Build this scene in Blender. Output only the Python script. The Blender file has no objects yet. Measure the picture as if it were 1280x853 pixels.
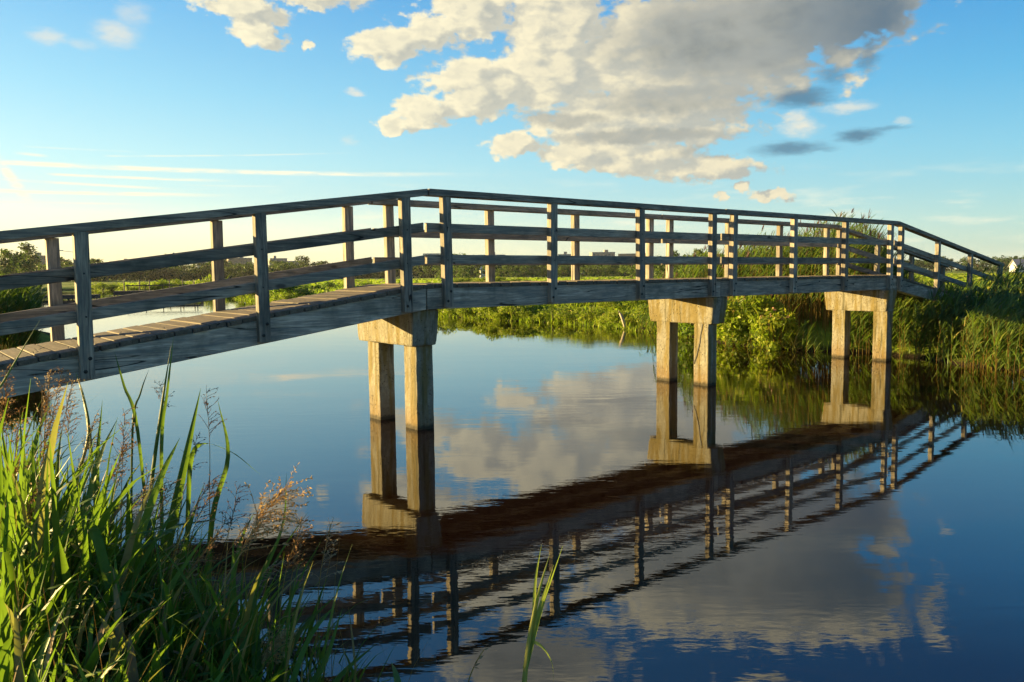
import bpy, bmesh, math, random
import numpy as np
from mathutils import Vector, Matrix

random.seed(7)
rng = np.random.default_rng(11)
S = bpy.context.scene
COL = S.collection
EXPO = 2.7
SUN_DIR = Vector((-0.55, 0.83, 0.122)).normalized()      # towards the sun: low over the water, from the left

# ------------------------------------------------------------------ node helpers
def new_mat(name):
    m = bpy.data.materials.new(name)
    m.use_nodes = True
    nt = m.node_tree
    nt.nodes.clear()
    out = nt.nodes.new('ShaderNodeOutputMaterial')
    return m, nt, out

class NT:
    """thin wrapper for building node trees"""
    def __init__(self, nt): self.nt = nt
    def n(self, typ, **kw):
        nd = self.nt.nodes.new(typ)
        for k, v in kw.items(): setattr(nd, k, v)
        return nd
    def link(self, a, b): self.nt.links.new(a, b)
    def put(self, sock, v):
        if isinstance(v, bpy.types.NodeSocket): self.link(v, sock)
        elif v is not None: sock.default_value = v
    def math(self, op, a, b=None, c=None, clamp=False):
        nd = self.n('ShaderNodeMath', operation=op, use_clamp=clamp)
        for i, v in enumerate((a, b, c)): self.put(nd.inputs[i], v) if v is not None else None
        return nd.outputs[0]
    def vmath(self, op, a, b=None, scale=None):
        nd = self.n('ShaderNodeVectorMath', operation=op)
        self.put(nd.inputs[0], a)
        if b is not None: self.put(nd.inputs[1], b)
        if scale is not None: self.put(nd.inputs['Scale'], scale)
        return nd.outputs['Value'] if op in ('LENGTH', 'DOT_PRODUCT', 'DISTANCE') else nd.outputs[0]
    def noise(self, vec, scale, detail=4, rough=.55, dist=0, dims='3D', typ=None):
        nd = self.n('ShaderNodeTexNoise', noise_dimensions=dims)
        self.put(nd.inputs['Vector'], vec)
        nd.inputs['Scale'].default_value = scale
        nd.inputs['Detail'].default_value = detail
        nd.inputs['Roughness'].default_value = rough
        nd.inputs['Distortion'].default_value = dist
        return nd.outputs['Fac'], nd.outputs['Color']
    def maprange(self, v, a, b, c=0., d=1., smooth=True):
        nd = self.n('ShaderNodeMapRange', interpolation_type='SMOOTHSTEP' if smooth else 'LINEAR')
        self.put(nd.inputs[0], v)
        for i, x in zip((1, 2, 3, 4), (a, b, c, d)): self.put(nd.inputs[i], x)
        return nd.outputs[0]
    def mix(self, fac, a, b, blend='MIX'):
        nd = self.n('ShaderNodeMix', data_type='RGBA', blend_type=blend)
        self.put(nd.inputs[0], fac)
        for s, v in ((nd.inputs[6], a), (nd.inputs[7], b)):
            if isinstance(v, tuple): v = (*v[:3], 1)
            self.put(s, v)
        return nd.outputs[2]
    def ramp(self, fac, stops):
        nd = self.n('ShaderNodeValToRGB')
        self.put(nd.inputs[0], fac)
        el = nd.color_ramp.elements
        while len(el) < len(stops): el.new(.5)
        for e, (p, c) in zip(el, stops):
            e.position = p; e.color = (*c, 1)
        return nd.outputs[0]
    def bump(self, h, strength=.5, dist=.02, normal=None):
        nd = self.n('ShaderNodeBump')
        nd.inputs['Strength'].default_value = strength
        nd.inputs['Distance'].default_value = dist
        self.link(h, nd.inputs['Height'])
        if normal is not None: self.link(normal, nd.inputs['Normal'])
        return nd.outputs[0]

def principled(T, out, color, rough=.8, normal=None, spec=.5, ior=None):
    p = T.n('ShaderNodeBsdfPrincipled')
    T.put(p.inputs['Base Color'], (*color, 1) if isinstance(color, tuple) else color)
    T.put(p.inputs['Roughness'], rough)
    p.inputs['Specular IOR Level'].default_value = spec
    if ior: p.inputs['IOR'].default_value = ior
    if normal is not None: T.link(normal, p.inputs['Normal'])
    T.link(p.outputs[0], out.inputs[0])
    return p

# ------------------------------------------------------------------ materials
def wood_mat(name, axis, dark=1.0, warm=0.0):
    m, nt, out = new_mat(name); T = NT(nt)
    tc = T.n('ShaderNodeTexCoord').outputs['Object']
    oi = T.n('ShaderNodeObjectInfo').outputs['Random']
    off = T.n('ShaderNodeCombineXYZ'); 
    for i in range(3): T.link(T.math('MULTIPLY', oi, 37.0 + 11 * i), off.inputs[i])
    v = T.vmath('ADD', tc, off.outputs[0])
    sc = {'x': (1.0, 14, 14), 'z': (14, 14, 1.0), 'y': (14, 1.0, 14)}[axis]
    vs = T.vmath('MULTIPLY', v, sc)
    g1, _ = T.noise(vs, 1.6, 6, .65, .4)
    g2, _ = T.noise(vs, 6.0, 4, .6, .2)
    blot, _ = T.noise(v, 3.2, 5, .6)
    spots, _ = T.noise(v, 26., 3, .5)
    # drying cracks: thin lines along the grain
    vc = T.vmath('MULTIPLY', v, {'x': (.3, 6, 6), 'z': (6, 6, .3), 'y': (6, .3, 6)}[axis])
    c1, _ = T.noise(vc, 1.1, 2, .45, .15)
    crack = T.maprange(T.math('ABSOLUTE', T.math('SUBTRACT', c1, .5)), .0015, .006, 1, 0)
    col = T.ramp(g1, [(.28, (.055 * dark, .066 * dark, .062 * dark)), (.5, (.158 * dark, .134 * dark, .103 * dark)), (.72, (.27 * dark, .235 * dark, .185 * dark))])
    col = T.mix(T.math('MULTIPLY', T.maprange(g2, .42, .62), .6), col, (.06 * dark, .057 * dark, .053 * dark))
    col = T.mix(T.math('MULTIPLY', T.maprange(blot, .48, .72), .55), col, (.06, .068, .052))
    col = T.mix(T.math('MULTIPLY', T.maprange(spots, .68, .76), .5), col, (.22, .22, .2))
    if warm: col = T.mix(warm, col, (.13, .085, .04))
    col = T.vmath('SCALE', col, scale=T.math('MULTIPLY_ADD', T.math('FRACT', T.math('MULTIPLY', oi, 7.31)), .55, .74))
    col = T.mix(T.math('MULTIPLY', crack, .9), col, (.012, .011, .01))
    kv = T.n('ShaderNodeTexVoronoi'); T.link(T.vmath('MULTIPLY', v, {'x': (1.3, 3.2, 3.2), 'z': (3.2, 3.2, 1.3), 'y': (3.2, 1.3, 3.2)}[axis]), kv.inputs['Vector']); kv.inputs['Scale'].default_value = 1.15
    knot = T.maprange(T.math('ADD', kv.outputs['Distance'], T.math('MULTIPLY', T.math('SUBTRACT', g2, .5), .08)), .05, .11, 1, 0)
    col = T.mix(T.math('MULTIPLY', knot, .75), col, (.035, .03, .026))
    h = T.math('SUBTRACT', T.math('ADD', T.math('MULTIPLY', g1, .6), T.math('MULTIPLY', g2, .35)), T.math('MULTIPLY', crack, 1.3))
    principled(T, out, col, .82, T.bump(h, .55, .006), .3)
    return m

def concrete_mat(name, green=0.5):
    m, nt, out = new_mat(name); T = NT(nt)
    geo = T.n('ShaderNodeNewGeometry')
    pos = geo.outputs['Position']
    a, _ = T.noise(pos, 3.0, 6, .6)
    b, _ = T.noise(pos, 22., 5, .65)
    drip, _ = T.noise(T.vmath('MULTIPLY', pos, (9, 9, 1.1)), 1.0, 5, .6, .3)
    pores = T.n('ShaderNodeTexVoronoi'); T.link(pos, pores.inputs['Vector']); pores.inputs['Scale'].default_value = 30
    pr, _ = T.noise(pos, 5, 2)
    pore = T.math('MULTIPLY', T.maprange(pores.outputs['Distance'], .14, .26, 1, 0), T.maprange(pr, .44, .56))
    col = T.ramp(b, [(.25, (.155, .145, .115)), (.55, (.24, .225, .175)), (.8, (.31, .295, .235))])
    col = T.mix(T.math('MULTIPLY', T.maprange(a, .4, .7), .35), col, (.12, .115, .09))
    col = T.mix(T.math('MULTIPLY', T.maprange(drip, .42, .6), green), col, (.14, .10, .012))
    drip2, _ = T.noise(T.vmath('ADD', T.vmath('MULTIPLY', pos, (14, 14, .9)), (3.1, 7.7, 0)), 1.0, 4, .6, .2)
    col = T.mix(T.math('MULTIPLY', T.maprange(drip2, .54, .68), .7), col, (.06, .055, .025))
    # wet algae band at the waterline (a tide mark with a ragged edge)
    sep = T.n('ShaderNodeSeparateXYZ'); T.link(pos, sep.inputs[0])
    edge = T.math('ADD', sep.outputs['Z'], T.math('MULTIPLY', T.math('SUBTRACT', b, .5), .09))
    col = T.mix(T.math('MULTIPLY', T.maprange(T.math('ADD', edge, T.math('MULTIPLY', a, -.25)), -.1, .3, 1, 0), .55), col, (.15, .085, .022))
    col = T.mix(T.math('MULTIPLY', T.maprange(edge, .02, .075, 1, 0), .85), col, (.022, .02, .012))
    col = T.mix(T.math('MULTIPLY', pore, .85), col, (.04, .036, .03))
    h = T.math('SUBTRACT', T.math('ADD', T.math('MULTIPLY', b, .7), T.math('MULTIPLY', a, .3)), T.math('MULTIPLY', pore, .9))
    principled(T, out, col, .88, T.bump(h, .8, .02), .3)
    return m

def leaf_mat(name, stops, trans=.45, spec=.35, rough=.5, tip=None):
    m, nt, out = new_mat(name); T = NT(nt)
    geo = T.n('ShaderNodeNewGeometry')
    oi = T.n('ShaderNodeObjectInfo').outputs['Random']
    r = T.math('FRACT', T.math('ADD', geo.outputs['Random Per Island'], T.math('MULTIPLY', oi, .37)))
    pos = geo.outputs['Position']
    n1, _ = T.noise(pos, .9, 3)
    fac = T.math('ADD', T.math('MULTIPLY', r, .75), T.math('MULTIPLY', T.math('SUBTRACT', n1, .37), .8), clamp=True)
    col = T.ramp(fac, stops)
    n2, _ = T.noise(pos, 38., 3, .6)
    col = T.mix(T.math('MULTIPLY', T.maprange(n2, .4, .75), .35), col, stops[0][1])
    p = T.n('ShaderNodeBsdfPrincipled')
    T.link(col, p.inputs['Base Color']); p.inputs['Roughness'].default_value = rough
    p.inputs['Specular IOR Level'].default_value = spec
    t = T.n('ShaderNodeBsdfTranslucent')
    bright = T.mix(.5, col, (.22, .36, .02), 'MIX') if trans > 0 else col
    T.link(bright, t.inputs['Color'])
    mx = T.n('ShaderNodeMixShader'); mx.inputs[0].default_value = trans
    T.link(p.outputs[0], mx.inputs[1]); T.link(t.outputs[0], mx.inputs[2])
    T.link(mx.outputs[0], out.inputs[0])
    return m

def dry_mat(name, stops, trans=.3):
    m, nt, out = new_mat(name); T = NT(nt)
    geo = T.n('ShaderNodeNewGeometry')
    n1, _ = T.noise(geo.outputs['Position'], 30, 2)
    col = T.ramp(T.math('ADD', T.math('MULTIPLY', geo.outputs['Random Per Island'], .7), T.math('MULTIPLY', n1, .3)), stops)
    d = T.n('ShaderNodeBsdfDiffuse'); t = T.n('ShaderNodeBsdfTranslucent')
    T.link(col, d.inputs[0]); T.link(col, t.inputs[0])
    mx = T.n('ShaderNodeMixShader'); mx.inputs[0].default_value = trans
    T.link(d.outputs[0], mx.inputs[1]); T.link(t.outputs[0], mx.inputs[2]); T.link(mx.outputs[0], out.inputs[0])
    return m

def plain_mat(name, color, rough=.7, var=.25, scale=6., metallic=0):
    m, nt, out = new_mat(name); T = NT(nt)
    tc = T.n('ShaderNodeTexCoord').outputs['Object']
    n1, _ = T.noise(tc, scale, 5, .6)
    lo = tuple(c * (1 - var) for c in color); hi = tuple(min(1, c * (1 + var)) for c in color)
    col = T.ramp(n1, [(.3, lo), (.7, hi)])
    p = principled(T, out, col, rough, T.bump(n1, .2, .01))
    p.inputs['Metallic'].default_value = metallic
    return m

M = {}
M['post_wood'] = wood_mat('weathered_post_wood', 'z', 1.9)
M['rail_wood'] = wood_mat('weathered_rail_wood', 'x', 1.7)
M['beam_wood'] = wood_mat('weathered_beam_wood', 'x', 2.3)
M['deck_wood'] = wood_mat('deck_plank_wood', 'y', .72, .25)
M['concrete'] = concrete_mat('stained_concrete', .75)
M['iron'] = plain_mat('dark_bolt_iron', (.03, .028, .026), .45, .3, 40, .6)
M['blade'] = leaf_mat('bright_sedge_leaf', [(.0, (.035, .085, .010)), (.35, (.07, .155, .015)), (.7, (.115, .215, .02)), (.93, (.18, .24, .035)), (1., (.38, .24, .06))], .36, .28, .5)
M['blade_dark'] = leaf_mat('dark_sedge_leaf', [(.0, (.025, .06, .012)), (.5, (.055, .125, .016)), (.9, (.10, .19, .022)), (1., (.30, .18, .05))], .5, .25, .5)
M['reed_leaf_dark'] = leaf_mat('dark_reed_leaf', [(.0, (.02, .05, .010)), (.5, (.05, .105, .015)), (.9, (.10, .16, .02)), (1., (.2, .2, .04))], .22, .3, .5)
M['reed_leaf'] = leaf_mat('reed_leaf', [(.0, (.025, .055, .010)), (.4, (.06, .11, .015)), (.8, (.14, .19, .03)), (1., (.3, .25, .07))], .40, .35, .5)
M['reed_stalk'] = dry_mat('reed_stalk', [(.0, (.09, .065, .02)), (.5, (.19, .125, .035)), (1., (.28, .20, .06))], .1)
M['bush_leaf'] = leaf_mat('bank_bush_leaf', [(.0, (.06, .11, .008)), (.35, (.19, .25, .012)), (.8, (.32, .34, .018)), (1., (.40, .26, .03))], .45, .3, .55)
M['shrub_leaf'] = leaf_mat('shrub_leaf', [(.0, (.03, .07, .008)), (.5, (.08, .15, .012)), (.9, (.16, .2, .02)), (1., (.35, .16, .1))], .45, .3, .5)
M['tree_leaf'] = leaf_mat('tree_leaf', [(.0, (.018, .042, .012)), (.5, (.038, .078, .016)), (1., (.085, .125, .02))], .22, .2, .6)
M['tree_leaf_dark'] = leaf_mat('dark_tree_leaf', [(.0, (.012, .03, .012)), (.5, (.024, .052, .015)), (1., (.045, .08, .018))], .18, .2, .6)
M['tree_leaf_light'] = leaf_mat('light_tree_leaf', [(.0, (.035, .075, .014)), (.5, (.075, .125, .02)), (1., (.13, .17, .025))], .25, .2, .6)
M['bark'] = plain_mat('bark', (.09, .07, .05), .9, .4, 8)
M['field_grass'] = leaf_mat('meadow_grass', [(.0, (.09, .14, .012)), (.5, (.16, .22, .015)), (1., (.26, .26, .03))], .5, .2, .6)
M['cover'] = leaf_mat('bank_herb_leaf', [(.0, (.08, .14, .008)), (.5, (.21, .28, .014)), (.9, (.32, .34, .02)), (1., (.40, .26, .04))], .45, .25, .5)
M['plume_golden'] = dry_mat('golden_seed_head', [(.0, (.34, .20, .07)), (.5, (.55, .36, .14)), (1., (.70, .54, .27))], .45)
M['plume_brown'] = dry_mat('brown_seed_head', [(.0, (.16, .08, .03)), (.5, (.30, .17, .07)), (1., (.42, .28, .13))], .35)
M['plume_tan'] = dry_mat('tan_seed_head', [(.0, (.22, .15, .08)), (.5, (.36, .27, .15)), (1., (.5, .4, .24))], .35)
M['plume_purple'] = dry_mat('purple_seed_head', [(.0, (.07, .04, .04)), (.5, (.14, .09, .08)), (1., (.24, .18, .13))], .3)
M['dry_stem'] = dry_mat('dry_stem', [(.0, (.2, .1, .03)), (.5, (.34, .2, .06)), (1., (.30, .3, .07))], .1)
M['shoot'] = leaf_mat('pale_shoot_leaf', [(.0, (.2, .25, .04)), (.6, (.32, .36, .07)), (1., (.45, .4, .12))], .5, .35, .5)
M['dark_timber'] = plain_mat('dark_jetty_timber', (.05, .042, .035), .85, .35, 5)
M['stake'] = plain_mat('pale_stake_wood', (.34, .29, .21), .8, .25, 12)
M['fence_wood'] = plain_mat('fence_post_wood', (.12, .10, .08), .85, .3, 9)
M['block_grey'] = plain_mat('grey_concrete_block', (.17, .18, .18), .8, .12, .2)
M['block_teal'] = plain_mat('teal_cladding', (.10, .19, .21), .5, .12, .2)
M['block_white'] = plain_mat('white_render', (.42, .44, .45), .7, .08, .2)
M['block_brown'] = plain_mat('brown_brick_block', (.16, .13, .11), .8, .15, .2)
M['roof_dark'] = plain_mat('dark_roof', (.09, .085, .085), .7, .2, .5)
M['roof_grey'] = plain_mat('grey_roof', (.22, .22, .23), .7, .2, .5)
M['pane'] = plain_mat('window_pane', (.05, .07, .09), .15, .2, .3)
M['white_paint'] = plain_mat('white_painted_steel', (.78, .78, .76), .45, .08, 2)
M['steel'] = plain_mat('grey_galvanised_steel', (.35, .36, .37), .4, .15, 3, .5)

M['withered'] = leaf_mat('withered_leaf', [(.0, (.2, .12, .04)), (.5, (.34, .22, .08)), (1., (.42, .34, .16))], .35, .3, .6)
def ground_mat():
    m, nt, out = new_mat('meadow_ground'); T = NT(nt)
    pos = T.n('ShaderNodeNewGeometry').outputs['Position']
    a, _ = T.noise(pos, .035, 5, .6)
    b, _ = T.noise(pos, .9, 5, .65)
    c, _ = T.noise(pos, 9., 4, .7)
    col = T.ramp(a, [(.3, (.12, .19, .018)), (.5, (.19, .25, .022)), (.7, (.27, .28, .045))])
    col = T.mix(T.math('MULTIPLY', T.maprange(b, .45, .7), .5), col, (.06, .11, .012))
    sep = T.n('ShaderNodeSeparateXYZ'); T.link(pos, sep.inputs[0])
    mud = T.maprange(T.math('ADD', sep.outputs['Z'], T.math('MULTIPLY', T.math('SUBTRACT', c, .5), .15)), .02, .16, 1, 0)
    col = T.mix(mud, col, (.022, .016, .010))
    h = T.math('ADD', T.math('MULTIPLY', b, .6), T.math('MULTIPLY', c, .5))
    principled(T, out, col, .95, T.bump(h, .9, .12), .1)
    return m
M['ground'] = ground_mat()

def water_mat():
    m, nt, out = new_mat('canal_water'); T = NT(nt)
    pos = T.n('ShaderNodeNewGeometry').outputs['Position']
    # ripples: long crests drifting across the canal, with calm and ruffled patches
    # crests lie roughly across the view of the bank, drifting down the canal
    wx = T.vmath('DOT_PRODUCT', pos, (.77, -.63, 0)); wy = T.vmath('DOT_PRODUCT', pos, (.63, .77, 0))
    cw = T.n('ShaderNodeCombineXYZ'); T.link(wx, cw.inputs[0]); T.link(wy, cw.inputs[1]); wp = cw.outputs[0]
    r1, _ = T.noise(T.vmath('MULTIPLY', wp, (.55, 1.0, 1)), 1.5, 2, .5, .4)
    r2, _ = T.noise(T.vmath('MULTIPLY', wp, (.30, 1.0, 1)), 8., 3, .5, .3)
    r3, _ = T.noise(T.vmath('MULTIPLY', wp, (.40, 1.0, 1)), 30., 2, .5)
    patch, _ = T.noise(T.vmath('MULTIPLY', wp, (.5, 1.0, 1)), .22, 3, .55, 1.0)
    amp = T.maprange(patch, .40, .64, .22, 1.7)
    h = T.math('ADD', T.math('MULTIPLY', r1, .0024), T.math('MULTIPLY', T.math('MULTIPLY', r2, .0015), amp))
    h = T.math('ADD', h, T.math('MULTIPLY', T.math('MULTIPLY', r3, .0003), amp))
    nd = T.n('ShaderNodeBump'); nd.inputs['Strength'].default_value = 1.; nd.inputs['Distance'].default_value = .55
    T.link(h, nd.inputs['Height'])
    p = principled(T, out, (.010, .0036, .0013), .010, nd.outputs[0], .5, 2.05)
    return m
M['water'] = water_mat()

# ------------------------------------------------------------------ mesh builder
class MB:
    def __init__(self): self.v = []; self.f = []; self.mi = []
    def add(self, vs, fs, mi=0):
        b = len(self.v)
        self.v.extend([tuple(p) for p in vs])
        for f in fs:
            self.f.append(tuple(i + b for i in f)); self.mi.append(mi)
    def box8(self, p, mi=0):                 # p: 8 corners, bottom ring then top ring
        self.add(p, [(3, 2, 1, 0), (4, 5, 6, 7), (0, 1, 5, 4), (1, 2, 6, 5), (2, 3, 7, 6), (3, 0, 4, 7)], mi)
    def box(self, x0, x1, y0, y1, z0, z1, mi=0):
        self.box8([(x0, y0, z0), (x1, y0, z0), (x1, y1, z0), (x0, y1, z0), (x0, y0, z1), (x1, y0, z1), (x1, y1, z1), (x0, y1, z1)], mi)
    def tube(self, pts, radii, n=5, mi=0, cap=True):
        pts = [Vector(p) for p in pts]; rings = []
        for i, p in enumerate(pts):
            t = (pts[min(i + 1, len(pts) - 1)] - pts[max(i - 1, 0)]).normalized()
            a = t.orthogonal().normalized() if abs(t.z) > .9 else t.cross(Vector((0, 0, 1))).normalized()
            b = t.cross(a)
            r = radii[i] if isinstance(radii, (list, tuple)) else radii
            rings.append([p + (a * math.cos(2 * math.pi * k / n) + b * math.sin(2 * math.pi * k / n)) * r for k in range(n)])
        vs = [q for r in rings for q in r]; fs = []
        for i in range(len(pts) - 1):
            for k in range(n):
                fs.append((i * n + k, i * n + (k + 1) % n, (i + 1) * n + (k + 1) % n, (i + 1) * n + k))
        if cap:
            fs.append(tuple(range(n))[::-1]); fs.append(tuple((len(pts) - 1) * n + k for k in range(n)))
        self.add(vs, fs, mi)
    def ribbon(self, pts, widths, side, mi=0):
        vs = []; n = len(pts)
        for p, w in zip(pts, widths):
            p = Vector(p); vs += [p - side * (w / 2), p + side * (w / 2)]
        self.add(vs, [(2 * i, 2 * i + 1, 2 * i + 3, 2 * i + 2) for i in range(n - 1)], mi)
    def folded(self, pts, widths, side, up, mi=0):       # blade with a keel
        vs = []; n = len(pts)
        for p, w in zip(pts, widths):
            p = Vector(p); vs += [p - side * (w / 2) + up * (w * .18), p, p + side * (w / 2) + up * (w * .18)]
        fs = []
        for i in range(n - 1):
            a, b = 3 * i, 3 * i + 3
            fs += [(a, a + 1, b + 1, b), (a + 1, a + 2, b + 2, b + 1)]
        self.add(vs, fs, mi)
    def mesh(self, name, mats, smooth=False, origin=(0, 0, 0)):
        me = bpy.data.meshes.new(name)
        o = origin
        me.from_pydata([(x - o[0], y - o[1], z - o[2]) for x, y, z in self.v], [], self.f)
        for m in (mats if isinstance(mats, (list, tuple)) else [mats]): me.materials.append(m)
        if any(self.mi): me.polygons.foreach_set('material_index', self.mi)
        if smooth: me.polygons.foreach_set('use_smooth', [True] * len(me.polygons))
        me.update()
        return me
    def build(self, name, mats, parent=None, loc=None, smooth=False, bevel=0):
        """loc: world base point used as the object's origin (top-level) - vertices are given in world space"""
        if parent is not None: org = parent_origin(parent)
        else: org = loc or (0, 0, 0)
        me = self.mesh(name, mats, smooth, org)
        if bevel: bevel_mesh(me, bevel)
        o = bpy.data.objects.new(name, me); COL.objects.link(o)
        if parent is not None: o.parent = parent
        else: o.location = org
        return o

def parent_origin(p):
    v = Vector((0, 0, 0))
    while p is not None: v += Vector(p.location); p = p.parent
    return v
def bevel_mesh(me, w, seg=2):
    bm = bmesh.new(); bm.from_mesh(me)
    bmesh.ops.recalc_face_normals(bm, faces=bm.faces)
    bmesh.ops.bevel(bm, geom=bm.edges[:], offset=w, segments=seg, profile=.6, affect='EDGES')
    bm.to_mesh(me); bm.free()
def tag(o, label=None, cat=None, group=None, kind=None):
    if label: o['label'] = label
    if cat: o['category'] = cat
    if group: o['group'] = group
    if kind: o['kind'] = kind
    return o
def empty(name, loc, label=None, cat=None, group=None):
    o = bpy.data.objects.new(name, None); COL.objects.link(o); o.location = loc; o.empty_display_size = .2
    return tag(o, label, cat, group)
def obj(name, me, parent=None, loc=(0, 0, 0)):
    o = bpy.data.objects.new(name, me); COL.objects.link(o); o.location = loc
    if parent is not None: o.parent = parent
    return o
def copy_tree(o, parent=None):
    c = o.copy(); COL.objects.link(c); c.parent = parent
    for ch in o.children: copy_tree(ch, c)
    return c

# ------------------------------------------------------------------ camera
TH = math.radians(50.9); PITCH = math.radians(4.85); ROLL = math.radians(.62)
CAM_H = 1.8
fwd = Vector((math.cos(TH), math.sin(TH), 0)); right = Vector((math.sin(TH), -math.cos(TH), 0)); up = Vector((0, 0, 1))
Fv = fwd * math.cos(PITCH) - up * math.sin(PITCH); Uv = up * math.cos(PITCH) + fwd * math.sin(PITCH)
R2 = right * math.cos(ROLL) - Uv * math.sin(ROLL); U2 = Uv * math.cos(ROLL) + right * math.sin(ROLL)
cam = bpy.data.cameras.new('camera'); cam.lens = 27.98; cam.sensor_width = 36; cam.clip_start = .05; cam.clip_end = 12000
co = bpy.data.objects.new('camera', cam); COL.objects.link(co)
co.matrix_world = Matrix(((R2.x, U2.x, -Fv.x, 0), (R2.y, U2.y, -Fv.y, 0), (R2.z, U2.z, -Fv.z, CAM_H), (0, 0, 0, 1)))
S.camera = co
def polar(az, d):                     # ground point at a bearing (degrees right of the view) and distance
    a = math.radians(az)
    v = fwd * (math.cos(a) * d) + right * (math.sin(a) * d)
    return v.x, v.y

# ------------------------------------------------------------------ sky
LOBES=[(-18.09,17.3,3.34,0.75,1), (-16.87,15.97,1.86,1.33,1), (-13.15,18.41,3.75,0.84,1), (-13.52,15.24,0.53,0.35,.8), (-17.99,19.52,4.63,1.35,1), (-8.23,15.4,2.64,1.39,1), (-2.54,17.77,3.46,1.94,1), (-5.34,16.36,2.0,1.48,1), (-0.82,21.21,4.44,3.16,1), (-2.06,12.91,4.05,2.07,1), (-6.29,11.11,2.35,1.15,1), (-8.36,10.34,1.11,0.69,1), (3.01,13.53,4.73,3.05,1), (3.59,17.06,3.87,3.38,1), (9.13,10.46,8.01,2.6,1), (0.15,8.95,1.81,0.82,1), (4.67,8.55,2.8,1.19,1), (9.13,7.89,4.9,1.18,1), (13.5,6.98,3.95,0.85,1), (12.36,14.91,11.12,4.35,1), (18.56,16.34,8.08,3.7,1), (23.89,16.2,3.4,1.81,1), (12.5,20.8,9.5,4.0,1), (20,21.2,8.0,3.6,1), (1.0,27.0,6.5,2.4,1), (19,27.6,4.0,.9,.85), (18.0,5.03,1.53,0.48,0.9), (16.32,5.74,0.53,0.37,0.9), (14.85,5.26,0.48,0.43,0.8)]
GREY=[(16.55,15.58,9.22,3.31), (21.52,16.02,5.57,2.75), (12.4,11.7,6.2,1.0), (9.13,9.39,5.94,0.45), (14.55,8.1,3.14,0.45), (17.46,20.0,11.5,3.2), (1.2,26.0,7.0,2.2), (3.55,10.62,3.0,0.5)]
PUFFS=[(-29.3,14.4,1.0,.5,.55),(-25.6,15.0,1.3,.8,.6),(-24.6,16.2,1.0,.7,.35),(-27.5,14.2,.9,.35,.3),(19.7,9.4,1.3,.6,.75),(19.4,10.0,.8,.5,.6),(22.6,10.45,1.6,.38,.6),(25.9,9.3,.5,.25,.35),(-10.77,12.33,.6,.25,.7),(-11.2,9.3,.5,.3,.3)]
WISPS=[(19.66,11.28,2.1,.62,.85), (19.12,8.07,2.2,.42,.8), (23.23,8.66,1.35,.45,.85), (23.73,13.33,.6,.95,.6), (21.7,12.5,1.0,.7,.55), (24.6,8.9,1.6,.16,.5), (20.6,7.9,1.4,.2,.5)]
TRAILS=[(-34.0,6.95,0,7.0,.17,1.),(-29.78,6.37,-18.0,6.36,.10,.95),(-36,5.25,-17.5,5.42,.15,1.),(-31.39,7.55,-29.5,7.44,.11,.6),(-32.4,7.2,-30.6,4.2,.34,1.),(-26.6,7.65,-9.4,8.5,.06,.5),(-32.3,5.95,-21,5.7,.10,.75),(-33,4.6,-23,4.75,.08,.5),(-31,7.95,-24,8.0,.06,.35),(-22,6.0,-14,6.1,.06,.35)]

def cloud_group(fine):
    g = bpy.data.node_groups.new('cloud_density', 'ShaderNodeTree')
    g.interface.new_socket('Vector', in_out='INPUT', socket_type='NodeSocketVector')
    g.interface.new_socket('Density', in_out='OUTPUT', socket_type='NodeSocketFloat')
    T = NT(g)
    gi = T.n('NodeGroupInput'); go = T.n('NodeGroupOutput')
    v = gi.outputs[0]
    _, wc = T.noise(v, .42, 4, .6)
    wv = T.vmath('MULTIPLY', T.vmath('SUBTRACT', wc, (.5, .5, .5)), (2.6, 1.5, 0))
    _, wc2 = T.noise(v, 1.5, 5, .62)
    wv = T.vmath('ADD', wv, T.vmath('MULTIPLY', T.vmath('SUBTRACT', wc2, (.5, .5, .5)), (1.2, .8, 0)))
    v2 = T.vmath('ADD', v, wv)
    best = None
    for (a, e, ra, re, w) in LOBES:
        q = T.vmath('MULTIPLY', T.vmath('SUBTRACT', v2, (a, e, 0)), (1 / ra, 1 / re, 0))
        d = T.vmath('LENGTH', q)
        val = T.math('MULTIPLY', T.math('MULTIPLY_ADD', d, -.72, 1.22), w)
        best = val if best is None else T.math('SMOOTH_MAX', best, val, .12)
    vs = T.vmath('MULTIPLY', v, (1, 1.7, 1))
    n1, _ = T.noise(vs, .5, 7 if fine else 3.2, .58 if fine else .5, .2)
    dens = T.math('ADD', T.math('MULTIPLY', best, 1.12), T.math('MULTIPLY', T.math('SUBTRACT', n1, .5), 1.15))
    vo = T.n('ShaderNodeTexVoronoi', feature='SMOOTH_F1')
    T.link(T.vmath('ADD', vs, T.vmath('MULTIPLY', T.vmath('SUBTRACT', wc2, (.5, .5, .5)), (.5, .5, 0))), vo.inputs['Vector'])
    vo.inputs['Scale'].default_value = .62; vo.inputs['Smoothness'].default_value = .35
    vo.inputs['Detail'].default_value = 1.0 if fine else 0.0; vo.inputs['Roughness'].default_value = .5; vo.inputs['Lacunarity'].default_value = 2.3
    dens = T.math('ADD', dens, T.math('MULTIPLY', T.math('SUBTRACT', .80 if fine else .52, vo.outputs['Distance']), .40))
    if fine:
        n2, _ = T.noise(vs, 2.1, 5, .6)
        dens = T.math('ADD', dens, T.math('MULTIPLY', T.math('SUBTRACT', n2, .5), .27))
    T.link(dens, go.inputs[0])
    return g

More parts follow.
